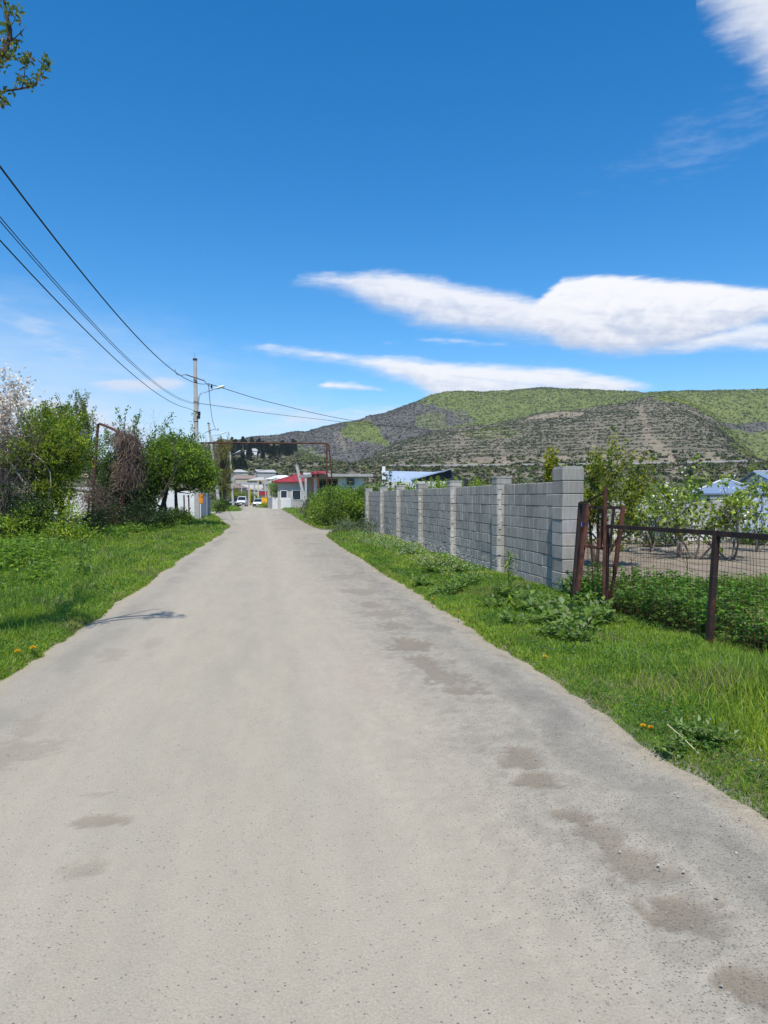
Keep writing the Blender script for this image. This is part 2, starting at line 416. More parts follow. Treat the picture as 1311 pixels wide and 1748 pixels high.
def in_poly(px, py, poly):
    poly = np.array(poly, float); n = len(poly); c = np.zeros(np.shape(px), bool)
    for i in range(n):
        x1, y1 = poly[i]; x2, y2 = poly[(i+1) % n]
        k = (y1 > py) != (y2 > py)
        with np.errstate(divide='ignore', invalid='ignore'):
            c ^= k & (px < (x2-x1)*(py-y1)/(y2-y1+1e-12) + x1)
    return c
def pix(x, y, z):
    d = np.stack([x, y, z-EYE], -1)
    w = d@_F
    return 655.5 + FPX*(d@_R)/w, 874 - FPX*(d@_U)/w
def seg_d(px, py, pts):
    """distance to a polyline"""
    r = np.full(np.shape(px), 1e9)
    for (a, b), (c, d) in zip(pts[:-1], pts[1:]):
        t = np.clip(((px-a)*(c-a)+(py-b)*(d-b))/((c-a)**2+(d-b)**2), 0, 1)
        r = np.minimum(r, np.hypot(px-a-t*(c-a), py-b-t*(d-b)))
    return r
def hill_cover(x, y, z):
    """what grows where on the hills: spring-green share, bare share (world positions, measured in the photograph)"""
    front = np.ones(np.shape(x), bool)
    w = np.stack([x, y, z-EYE], -1)@_F
    px, py = pix(x, y, z)
    px = np.where(w > 1, px, -5000)
    r = np.hypot(x, y)
    nn = (fbm(x/60, y/60, 41)-.5)
    jx, jy = px + nn*46, py + (fbm(x/50, y/50, 43)-.5)*22
    back = r > 1000
    green = np.zeros(np.shape(x))
    green += in_poly(jx, jy, [(575,735),(600,718),(625,716),(640,728),(672,752),(655,760),(620,756),(590,748)])*1.0
    green += back*in_poly(jx, jy, [(735,660),(900,660),(1120,660),(1400,650),(1500,720),(1000,720),(880,722),(800,722),(760,700),(720,690)])*0.9
    green += back*in_poly(jx, jy, [(700,715),(760,705),(800,722),(740,735)])*0.5
    green -= back*in_poly(jx, jy, [(755,702),(800,700),(812,716),(760,722)])*0.6
    green += in_poly(jx, jy, [(1120,672),(1160,676),(1190,688),(1222,705),(1235,725),(1205,712),(1165,692),(1130,684)])*1.0
    green += in_poly(jx, jy, [(1225,730),(1275,735),(1340,740),(1340,790),(1290,780),(1250,760)])*0.8
    green += in_poly(jx, jy, [(785,738),(860,728),(900,728),(880,745),(820,750)])*0.35
    green += in_poly(jx, jy, [(500,756),(540,768),(590,795),(560,800),(500,775)])*0.4
    bare = np.zeros(np.shape(x))
    bare += sst(9, 3, seg_d(px+nn*6, py, [(1092,697),(1100,722),(1108,745)]))*0.8
    bare += sst(15, 4, seg_d(px+nn*14, py, [(1108,745),(1132,772),(1152,797)]))*0.9
    bare += sst(12, 2, seg_d(px+nn*12, py, [(1018,720),(1010,755),(1005,795)]))*0.55
    bare += sst(18, 3, seg_d(px+nn*14, py, [(790,745),(780,770),(776,796)]))*0.5
    bare += sst(14, 3, seg_d(px+nn*12, py, [(850,752),(860,770),(868,792)]))*0.5
    bare += sst(9, 2, seg_d(px+nn*8, py, [(575,742),(590,765)]))*0.6
    bare += in_poly(px, py+nn*4, [(898,714),(925,707),(960,703),(1000,705),(990,711),(940,714)])*1.0
    cut = (r > 478) & (r < 530) & (px > 630) & (px < 1290)
    bare += cut*sst(0.46, 0.6, fbm(px/26, r/40, 47))*0.9
    return np.clip(green, 0, 1), np.clip(bare, 0, 1)

# one ground sheet out to the foot of the hills, and the hills beyond it
naz = 1440
azs = np.linspace(-180, 180, naz+1)[:-1]
def polar(name, rs, colfun, m):
    A, Rr = np.meshgrid(azs, rs)
    x, y = Rr*np.sin(np.radians(A)), Rr*np.cos(np.radians(A))
    z = np.where(Rr < 110, gz(x, y), 0)
    far = terrain(A.ravel(), Rr.ravel()).reshape(A.shape)
    w = sst(105, 135, Rr)
    z = np.where(off_road(x, y) < 3, np.minimum(gz(x,y), gz(x,y)*(1-w)+far*w), gz(x, y)*(1-w) + far*w)
    mb = MB(); n = len(rs)
    i = np.arange(n-1)[:,None]*naz; j = np.arange(naz)[None,:]; j2 = (j+1) % naz
    F = np.stack([i+j, i+naz+j, i+naz+j2, i+j2], -1).reshape(-1,4)
    fs = [F]
    mb.add(np.stack([x,y,z],-1).reshape(-1,3), fs, colfun(x.ravel(), y.ravel(), z.ravel()))
    if rs[0] < 1: mb.add([(0,0,float(z[0].min()))], [np.zeros((0,3),int)])
    return mb.build(name, m, smooth=True)
def near_col(x, y, z):
    d = off_road(x, y)
    n = fbm(x*0.7, y*0.7, 51)[:,None]
    soil, moss = V(.12,.105,.06), V(.08,.12,.028)
    c = soil*(1-sst(.35,.6,n)) + moss*sst(.35,.6,n)
    garden = ((x > 5.6) & (y < 24) & (y > 7) & (x < 40))[:,None]
    tilled = V(.24,.198,.142)*(0.75+0.5*fbm(x*2.2, y*2.2, 53)[:,None])
    c = np.where(garden, tilled, c)
    dust = V(.33,.30,.25)
    e = sst(.13, .02, d)[:,None]*.8
    c = c*(1-e) + dust*e
    r = np.hypot(x, y)[:,None]
    f = sst(60, 130, r)
    return c*(1-f) + (V(.10,.105,.05)*(0.7+0.6*n))*f
GROUND = mat('ground_soil', attr=True, rough=0.95, var=0.3, scale=3.0, bump=0.8, bscale=9, spec=0.1)
kind(polar('ground', np.concatenate([np.geomspace(0.6, 60, 300), np.geomspace(61, 345, 70)]), near_col, GROUND), 'structure')
def hill_col(x, y, z):
    g, b = hill_cover(x, y, z)
    n = fbm(x/14, y/14, 61)[:,None]; r = np.hypot(x, y)[:,None]
    n2 = fbm(x/90, y/90, 67)[:,None]
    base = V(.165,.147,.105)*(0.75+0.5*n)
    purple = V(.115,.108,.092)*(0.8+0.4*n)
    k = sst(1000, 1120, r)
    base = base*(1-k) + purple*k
    gr = (V(.155,.18,.045)*(1-n2) + V(.135,.17,.042)*n2)*(0.75+0.5*n)
    tan = V(.25,.205,.145)*(0.75+0.5*n)
    c = base*(1-g[:,None]) + gr*g[:,None]
    return c*(1-.8*b[:,None]) + tan*.8*b[:,None]
HILL = mat('hill_ground', attr=True, rough=1.0, var=0.3, scale=0.12, bump=0.6, bscale=0.3, spec=0.05)
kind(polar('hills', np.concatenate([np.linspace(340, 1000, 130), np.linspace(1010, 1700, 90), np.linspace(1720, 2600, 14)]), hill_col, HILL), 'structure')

# ------------------------------------------------------------------ road
def make_road():
    ys = [-8.0]
    while ys[-1] < 205:
        y = ys[-1]
        s = 0.035 if 1.2 < y < 5 else 0.035 + max(0, y-5)*0.006 if y >= 5 else 0.25
        if 30 < y < 36: s = 0.07
        ys.append(y + min(s, 0.8))
    ys = np.array(ys); nu = 120
    u = np.linspace(0, 1, nu)
    a, b = xl(ys)-0.05, xr(ys)+0.05
    X = a[:,None] + (b-a)[:,None]*u; Y = np.repeat(ys[:,None], nu, 1)
    core = sst(0, .5, np.minimum(X-a[:,None], b[:,None]-X))
    Z = 0.004 + 0.012*core + 0.012*(fbm(X*0.9, Y*0.5, 71)-.5) - 0.02*sst(.25,0,np.minimum(X-a[:,None], b[:,None]-X))
    w1 = (fbm(X*1.6, Y*0.8, 73)-.5); w2 = fbm(X*7, Y*5, 74)-.5; w3 = fbm(X*25, Y*25, 75)-.5
    # dusty wheel-worn surface, greyer bands at both sides
    dust = V(.385,.335,.252); grey = V(.33,.292,.23); dark = V(.20,.182,.152); tan = V(.40,.33,.23); stn = V(.205,.165,.113)
    C = np.ones(X.shape+(3,))*dust
    def lay(c, m): 
        nonlocal C
        m = np.clip(m,0,1)[...,None]; C = C*(1-m)+c*m
    lay(V(.36,.318,.243), .7*sst(-.1,.2,fbm(X*2.2, Y*0.22, 73)-.5))
    lay(V(.395,.332,.252), 0.6*sst(.0,.25,fbm(X*1.2+9, Y*0.25, 77)-.5))
    dr = b[:,None]-X + w1*0.22 + w2*0.12
    dl = X-a[:,None] + w1*0.3 + w2*0.12
    xm = X+.15*(fbm(Y*.12, Y*0, 78)-.5)
    for tx, tw in ((-1.05,.32),(.55,.34)): lay(V(.41,.355,.268), .5*sst(tw,tw*.2,np.abs(xm-tx+w1*.12)))     # wheel-polished tracks
    lay(V(.33,.295,.23), .45*sst(.35,.05,np.abs(xm+.25+w1*.3))*sst(-.05,.2,w1))
    lay(grey, 0.6*sst(1.5,.8,dr+w2*.5))
    lay(dark, sst(.74,.55,dr)*sst(.24,.38,dr)*(0.6+1.6*w2+.8*w1)*sst(30,10,Y)*.6)
    lay(tan, 0.6*sst(.24,.08,dr))
    lay(grey, 0.55*sst(1.2,.4,dl)); lay(dark, 0.35*sst(.75,.5,dl)*sst(.2,.4,dl)*sst(-.1,.15,w1))
    lay(tan, 0.5*sst(.2,.05,dl))
    # potholes and worn damp patches along the right wheel track, and a few on the left
    st = np.zeros(X.shape)
    def blot(px, py, rx, ry, k):
        q = gnd(px, py)
        d = np.hypot((X-q[0])/rx, (Y-q[1])/ry) + w2*2.0 + w3*.9 + w1*.8
        np.maximum(st, min(1,k*1.15)*sst(1.1,.82,d), out=st)
    for bl in [(900,1300,.17,.16,.75),(925,1335,.14,.14,.8),(985,1395,.11,.10,.9),(1030,1425,.2,.10,.7),(1075,1475,.15,.14,.75),(1130,1500,.12,.08,.6),(1190,1560,.16,.12,.9),(1215,1590,.08,.07,.7),(1290,1680,.12,.1,1),(1305,1715,.06,.05,.9),
               (790,1180,.2,.22,.7),(770,1160,.17,.3,.65),(735,1135,.2,.35,.7),(700,1103,.22,.3,.8),(668,1070,.2,.3,.65),(640,1035,.2,.4,.55),(655,1048,.3,.3,.5),(615,1010,.3,.4,.5),(590,985,.3,.5,.4),
               (170,1405,.10,.06,.6),(155,1492,.09,.09,.35),(20,1300,.2,.3,.35),(45,1250,.12,.3,.3),(170,1360,.07,.03,.3),(190,1120,.2,.35,.22),(260,1100,.12,.5,.2)]:
        blot(*bl)
    blk = Y > 14
    st = np.maximum(st, blk*0.35*sst(.62,.72,fbm(X*1.1, Y*0.9, 79))*sst(2.6,1.4,np.abs(dr-1.2)+1))
    lay(stn, st*(0.75+0.5*w3))
    lay(grey*0.75, 0.45*sst(.08,.2,w2)*sst(2.0,1.0,dr))
    C = C*(1+0.25*w3[...,None]*sst(2.2,1.0,dr)[...,None] + 0.10*w3[...,None])
    Z = Z - 0.012*st + 0.006*w3*sst(1.8,1.0,dr)
    n, k = X.shape
    i = np.arange(n-1)[:,None]*k; j = np.arange(k-1)[None,:]
    F = np.stack([i+j, i+j+1, i+k+j+1, i+k+j], -1).reshape(-1,4)
    mb = MB(); mb.add(np.stack([X,Y,Z],-1).reshape(-1,3), F, C.reshape(-1,3))
    m = bpy.data.materials.new('road_surface'); m.use_nodes = True
    t = m.node_tree; t.nodes.clear(); q = NB(t)
    co = q.n('ShaderNodeTexCoord').outputs['Object']
    c = q.n('ShaderNodeAttribute', attribute_name='Col').outputs['Color']
    mpn = q.n('ShaderNodeMapping'); mpn.inputs['Scale'].default_value = (1,.22,1); t.links.new(co, mpn.inputs['Vector'])
    f = q.mr(q.noise(mpn.outputs[0], 5, 8, 0.65), .25,.75,.93,1.07, False)
    c = q.mix(1.0, c, q.xyz(f,f,f), 'MULTIPLY')
    g = q.mr(q.noise(co, 110, 4, 0.75), .3,.7,.80,1.18, False)
    c = q.mix(1.0, c, q.xyz(g,g,g), 'MULTIPLY')
    vo = q.n('ShaderNodeTexVoronoi'); vo.inputs['Scale'].default_value = 85
    t.links.new(co, vo.inputs['Vector'])
    sepc = q.n('ShaderNodeSeparateColor'); t.links.new(vo.outputs['Color'], sepc.inputs[0])
    px_ = q.n('ShaderNodeSeparateXYZ'); t.links.new(co, px_.inputs[0])
    rough_side = q.mr(q.m('ADD', px_.outputs[0], q.mr(q.noise(co, 3, 4), 0, 1, -.5, .5, False)), 0.9, 1.5, 0.06, 0.55)
    chip = q.m('MULTIPLY', q.mr(vo.outputs['Distance'], .42, .28), q.m('LESS_THAN', sepc.outputs[0], rough_side))
    c = q.mix(q.m('MULTIPLY', chip, .8), c, q.mix(sepc.outputs[1], (.10,.092,.08,1), (.33,.295,.24,1)))
    v2 = q.n('ShaderNodeTexVoronoi'); v2.inputs['Scale'].default_value = 40; t.links.new(q.xyz(q.m('MULTIPLY', px_.outputs[0], 1.5), px_.outputs[1], q.noise(co, 20, 2)), v2.inputs['Vector'])
    s2 = q.n('ShaderNodeSeparateColor'); t.links.new(v2.outputs['Color'], s2.inputs[0])
    pits = q.m('MULTIPLY', q.mr(v2.outputs['Distance'], .30, .16), q.m('LESS_THAN', s2.outputs[1], q.mr(q.m('ADD', px_.outputs[0], q.mr(q.noise(co, 2, 4), 0, 1, -.6, .6, False)), 1.1, 1.6, .012, .42)))
    c = q.mix(q.m('MULTIPLY', pits, .65), c, (.15,.135,.11,1))
    pit = q.m('MULTIPLY', q.mr(q.noise(co, 26, 3, .6), .66, .76), 0.3)
    c = q.mix(pit, c, (.24,.225,.20,1))
    p = q.n('ShaderNodeBsdfPrincipled'); t.links.new(c, p.inputs['Base Color'])
    p.inputs['Roughness'].default_value = .92; p.inputs['Specular IOR Level'].default_value = .2
    bp = q.n('ShaderNodeBump'); bp.inputs['Strength'].default_value = .55; bp.inputs['Distance'].default_value = .01
    h = q.m('ADD', q.m('ADD', q.m('MULTIPLY', q.noise(co, 60, 6, .7), .8), q.m('MULTIPLY', chip, .5)), q.m('ADD', q.m('MULTIPLY', pit, -1.0), q.m('MULTIPLY', pits, -1.2)))
    t.links.new(h, bp.inputs['Height']); t.links.new(bp.outputs[0], p.inputs['Normal'])
    t.links.new(p.outputs[0], q.n('ShaderNodeOutputMaterial').inputs['Surface'])
    kind(mb.build('road', m, smooth=True), 'structure')
make_road()
# painted dashes of the speed hump far down the road
mb = MB()
for px in (411,423,436,451,463,475):
    q = gnd(px, 876.5); mb.box((q[0], q[1], 0.027), (0.36, 0.9, 0.004))
kind(mb.build('road_marking', mat('worn_road_paint', (.62,.60,.56), .8, .25, 6)), 'structure')
# loose stones
def make_gravel():
    mb = MB(); n = 2200
    y = 1.6 + 16*rng.random(n)**2.2
    side = rng.random(n)
    xr_, xl_ = xr(y), xl(y)
    x = np.where(side < .62, xr_ - np.abs(rng.normal(0.45,.42,n)), np.where(side < .82, xl_ + np.abs(rng.normal(.3,.4,n)), xl_ + (xr_-xl_)*rng.random(n)))
    s = 0.0025 + 0.006*rng.random(n)**6
    q = np.array([[1,0,0],[-1,0,0],[0,1,0],[0,-1,0],[0,0,.8],[0,0,-.8]],float)
    v = q[None]*s[:,None,None]*(0.7+0.6*rng.random((n,6,1)))
    a = rng.random(n)*6.28; ca, sa = np.cos(a)[:,None], np.sin(a)[:,None]
    vx = v[...,0]*ca - v[...,1]*sa; vy = v[...,0]*sa + v[...,1]*ca
    v = np.stack([vx + x[:,None], vy + y[:,None], v[...,2] + 0.018 + s[:,None]*.3], -1)
    t = np.array([[0,2,4],[2,1,4],[1,3,4],[3,0,4],[2,0,5],[1,2,5],[3,1,5],[0,3,5]])
    c = (V(.34,.305,.25)[None]*(0.6+0.7*rng.random((n,1))))
    mb.add(v.reshape(-1,3), (np.arange(n)[:,None,None]*6 + t[None]).reshape(-1,3), np.repeat(c,6,0))
    kind(mb.build('gravel', ATTR), 'stuff', 'loose grey stones lying along the worn road edges')
make_gravel()

# ------------------------------------------------------------------ grass
def blades(mb, x, y, h, wd, col, lean=0.45, zoff=0):
    n = len(x)
    z = gz(x, y) - 0.01 + zoff
    a = rng.random(n)*2*PI; f = rng.random(n)*2*PI
    L = lean*(0.3+rng.random(n))
    dx, dy = np.cos(a), np.sin(a); wx, wy = np.cos(f), np.sin(f)
    b = np.stack([x,y,z],-1)
    d = np.stack([dx,dy,np.zeros(n)],-1); w = np.stack([wx,wy,np.zeros(n)],-1)
    up = V(0,0,1)[None]
    h = h[:,None]; L = L[:,None]; wd = np.broadcast_to(wd,(n,))[:,None]
    m = b + up*h*.55 + d*h*L*.35
    t = b + up*h*(1-.25*L) + d*h*L*1.1
    v = np.stack([b-w*wd*.5, b+w*wd*.5, m+w*wd*.4, m-w*wd*.4, t], 1).reshape(-1,3)
    i = np.arange(n)[:,None]*5
    c = np.repeat(col, 5, 0).reshape(n,5,3)
    mb.add(v, [i+np.array([[0,1,2,3]]), i+np.array([[3,2,4]])], c.reshape(-1,3))
def grass_col(x, y, n, tone=0.0):
    a = np.clip(fbm(x*0.55, y*0.55, 81)*1.6-.3 + tone, 0, 1)[:,None]
    yel, grn, dk = V(.36,.45,.045), V(.21,.36,.04), V(.10,.19,.028)
    c = yel*(1-a) + grn*a
    lush = sst(.52,.66,fbm(x*.8+31, y*.8, 87))[:,None]; c = c*(1-.55*lush) + V(.10,.22,.03)*.55*lush
    dry = sst(.55,.70,fbm(x*1.4+7, y*1.4, 88))[:,None]; k2 = rng.random((n,1))
    c = np.where(k2 < .45*dry, V(.34,.29,.15)[None], c)
    k = rng.random((n,1))
    c = np.where(k < .22, dk*(.8+.6*rng.random((n,1))), c)
    c = np.where(k > .935, V(.38,.33,.17)[None], c)
    return c*(0.75+0.5*rng.random((n,1)))
def scatter(n, x0, x1, y0, y1, pw=1.0):
    y = y0 + (y1-y0)*rng.random(n)**pw
    x = x0 + (x1-x0)*rng.random(n)
    return x, y
def make_grass():
    mb = MB()
    def put(n, x0, x1, y0, y1, h0, h1, wd, pw=1.0, tone=0.0, edge=0.10, lean=.5):
        x, y = scatter(n, x0, x1, y0, y1, pw)
        d = off_road(x, y)
        ok = d > edge*rng.random(n) - 0.03
        ok &= ~((x > 4.72) & (x < 5.2) & (y > 10.3) & (y < 31.6))
        ok &= fbm(x*1.7, y*1.7, 85) + rng.random(n)*.6 > .48
        ok &= (rng.random(n) < .6+sst(0, .3, d))
        x, y, d = x[ok], y[ok], d[ok]
        hh = (h0 + (h1-h0)*fbm(x*.8, y*.8, 83)**1.6*1.8)*(0.5+0.9*rng.random(len(x)))*(0.5+.5*sst(.05,.8,d))
        blades(mb, x, y, hh, wd*(0.6+.8*rng.random(len(x))), grass_col(x,y,len(x),tone), lean)
    # right verge, near to far
    put(120000, 2.3, 4.9, 1.6, 6.5, .035, .085, .0055)
    put(24000, 3.5, 5.6, 1.8, 5.3, .10, .30, .007, 1.0, .1, lean=.35)
    put(5000, 3.0, 3.8, 1.8, 6.0, .08, .22, .006, 1.0, .0, lean=.5)
    put(95000, 2.35, 4.85, 6.5, 12, .04, .10, .008)
    put(55000, 2.4, 4.85, 12, 20, .05, .15, .013)
    put(26000, 2.5, 4.8, 20, 32.2, .09, .26, .022)
    put(6000, 2.8, 4.9, 34.6, 60, .1, .3, .04)
    put(2500, 2.8, 6.5, 60, 130, .15, .35, .09)
    put(20000, 5.2, 9, 2, 11, .1, .4, .012, tone=.3)
    # left verge
    put(85000, -5.5, -2.0, 4.5, 10, .045, .12, .007, tone=-.25)
    put(65000, -6.8, -1.9, 10, 16, .05, .13, .012, tone=-.2)
    put(48000, -8, -1.7, 16, 25, .06, .16, .02, tone=-.2)
    put(30000, -9, -1.4, 25, 40, .08, .2, .03)
    put(16000, -9, -1.4, 40, 71, .12, .35, .05)
    put(6000, -9, -1.9, 82, 125, .15, .35, .09)
    put(4000, -5.5, -2.6, 4.5, 16, .12, .3, .009, tone=.3, lean=.4)
    put(6000, -8.5, -4.6, 16, 26, .2, .5, .018, tone=.1, lean=.3)
    # ragged fringe along both road edges
    for n, y0, y1, hh, ww in ((16000,1.6,7,.045,.006),(16000,7,16,.06,.010),(9000,16,32,.09,.02)):
        for sd in (1,-1):
            if sd < 0 and y0 < 4: y0 = 4.5
            y = y0+(y1-y0)*rng.random(n); d = np.abs(rng.normal(0,.16,n))-.035
            ok = (d+.03 > .10*vnoise(y*4, y*0+sd, 99)) ; y, d = y[ok], d[ok]; n_ = len(y)
            x = xr(y)+d if sd > 0 else xl(y)-d
            blades(mb, x, y, hh*(.4+.9*rng.random(n_)), ww*(.6+.8*rng.random(n_)), grass_col(x,y,n_,.1), .7)
    kind(mb.build('grass', GRASS), 'stuff', 'bright green spring grass on the verges along the road')
    # low clover-like leaves mixed into the grass
    mb = MB()
    def low(n, x0, x1, y0, y1, s):
        x, y = scatter(n, x0, x1, y0, y1)
        ok = (off_road(x,y) > .16) & (fbm(x*1.3, y*1.3, 91) > .44) & ~((x > 4.7) & (x < 5.2) & (y > 10.3) & (y < 31.6))
        x, y = x[ok], y[ok]; k = len(x)
        P = np.stack([x, y, gz(x,y) + .01 + .07*rng.random(k)], -1)
        D = nrm(np.stack([rng.normal(size=k), rng.normal(size=k), .25+.3*rng.random(k)], -1))
        N = nrm(rng.normal(size=(k,3))*.35 + V(0,0,1))
        mb.leaves(P, D, N, s*(.6+.8*rng.random(k)), s*.55*(.6+.8*rng.random(k)), (V(.085,.19,.028)[None]*(.6+.8*rng.random((k,1)))))
    low(26000, 2.4, 4.9, 1.6, 9, .028); low(16000, 2.5, 4.85, 9, 20, .045); low(5000, 2.6, 4.85, 20, 32, .08)
    low(15000, -5.5, -2.1, 4.5, 12, .035); low(10000, -7.5, -1.9, 12, 24, .06)
    kind(mb.build('ground_cover', LEAF), 'stuff', 'low round-leaved weeds growing in the roadside grass')
    # tiny wildflowers
    for nm, lab, colr, spots, r0, hz in (('white_wildflowers', 'tiny white wildflowers in the grass at the foot of the block wall', (.75,.75,.7), [(1500, 3.3, 4.75, 12, 27)], .011, (.15,.5)),
                                 ('blue_wildflowers', 'tiny pale blue wildflowers scattered in the right verge', (.30,.36,.75), [(120, 2.7, 4.2, 3, 7.5)], .006, (.03,.1))):
        mb = MB()
        for n, x0, x1, y0, y1 in spots:
            x, y = scatter(n, x0, x1, y0, y1)
            ok = fbm(x*1.1, y*.7, 95) > .45; x, y = x[ok], y[ok]; n = len(x)
            hh = hz[0] + (hz[1]-hz[0])*rng.random(n)**1.5
            P = np.stack([x,y,gz(x,y)+hh],-1)
            for k in range(3):
                a = k*2.1+rng.random(n)*2
                mb.leaves(P, np.stack([np.cos(a),np.sin(a),.3+0*a],-1), np.tile(V(0,-.4,1),(n,1)), r0*1.3, r0*1.3, np.tile(V(*colr),(n,1)), .1)
        kind(mb.build(nm, PETAL), 'stuff', lab)
make_grass()

# ------------------------------------------------------------------ plant builders
def jit(c, n, a=.35, r=rng):
    return np.asarray(c, float)[None]*(1-a/2+a*r.random((n,1)))*(1+.12*r.normal(size=(n,3))).clip(.6,1.5)
def pick(cols, n, r):
    cols = np.array(cols, float)
    return cols[r.integers(0, len(cols), n)]*(0.7+.6*r.random((n,1)))
def grow(mb, r, p, d, L, rad, lev, P, sites, col):
    n = P.get('seg', 5)
    pts = [np.array(p, float)]; d = nrm(d)
    bend = nrm(r.normal(size=3))*P.get('bend', .1)
    for i in range(n):
        d = nrm(d + bend + r.normal(size=3)*P.get('wig', .12) + V(0,0,P.get('up', .08)))
        pts.append(pts[-1] + d*L/n)
    pts = np.array(pts)
    rr = rad*np.linspace(1, P.get('taper', .5), n+1)
    mb.tube(pts, rr, 7 if lev == 0 else 5 if lev == 1 else 3, col, cap=lev == 0)
    if lev >= P['lev']-P.get('leaf_lev', 1):
        for i in range(1, n+1):
            sites.append((pts[i], nrm(pts[i]-pts[i-1])))
    if lev < P['lev']:
        k = P['kids'][lev]
        for q in range(k):
            t = P.get('t0', .35) + (1-P.get('t0', .35))*(q+r.random()*.8)/k
            i = min(int(t*n), n-1); s = pts[i] + (pts[i+1]-pts[i])*(t*n-i)
            td = nrm(pts[i+1]-pts[i])
            side = nrm(np.cross(td, r.normal(size=3)))
            an = P.get('ang', .8)*(.7+.6*r.random())
            grow(mb, r, s, td*math.cos(an)+side*math.sin(an), L*P.get('ratio', .62)*(.75+.5*r.random()), rr[i]*.62, lev+1, P, sites, col)
def leaf_out(mb, sites, r, per, spread, L, Wd, cols, droop=0.0, along=.5):
    P = np.array([s[0] for s in sites]); D = np.array([s[1] for s in sites])
    P = np.repeat(P, per, 0); D = np.repeat(D, per, 0); n = len(P)
    P = P + r.normal(size=(n,3))*spread
    d = nrm(D*along + r.normal(size=(n,3))*.7 - V(0,0,droop))
    N = nrm(r.normal(size=(n,3))*.6 + V(0,0,1))
    mb.leaves(P, d, N, L*(.6+.7*r.random(n)), Wd*(.6+.7*r.random(n)), pick(cols, n, r))
def twig_tree(name, label, base, P, leaf=None, blossom=None, bark=(.10,.075,.055), seed=1, cat='tree', group=None, trunks=None):
    """tree of branching limbs; leaves and blossom stand on the outer twigs"""
    r = np.random.default_rng(seed)
    t = thing(name, label, cat, base, group)
    mb = MB(); sites = []
    for d, L, rad in (trunks or [((0,0,1), P['L'], P['r'])]):
        grow(mb, r, np.array(base, float)-V(0,0,.05), d, L, rad, 0, P, sites, V(*bark))
    mb.build('trunk', BARK, t)
    if leaf and sites:
        lf = dict(leaf); sh = lf.pop('share', 1)
        m2 = MB(); leaf_out(m2, [q for q in sites if r.random() < sh], r, **lf); m2.build('crown', LEAF, t)
    if blossom and sites:
        keep = [s for s in sites if r.random() < blossom.pop('share')] if 'share' in blossom and False else sites
        b = dict(blossom); sh = b.pop('share', 1)
        ss = [s for s in keep if r.random() < sh]
        m3 = MB(); leaf_out(m3, ss, r, **b); m3.build('blossom', PETAL, t)
    return t
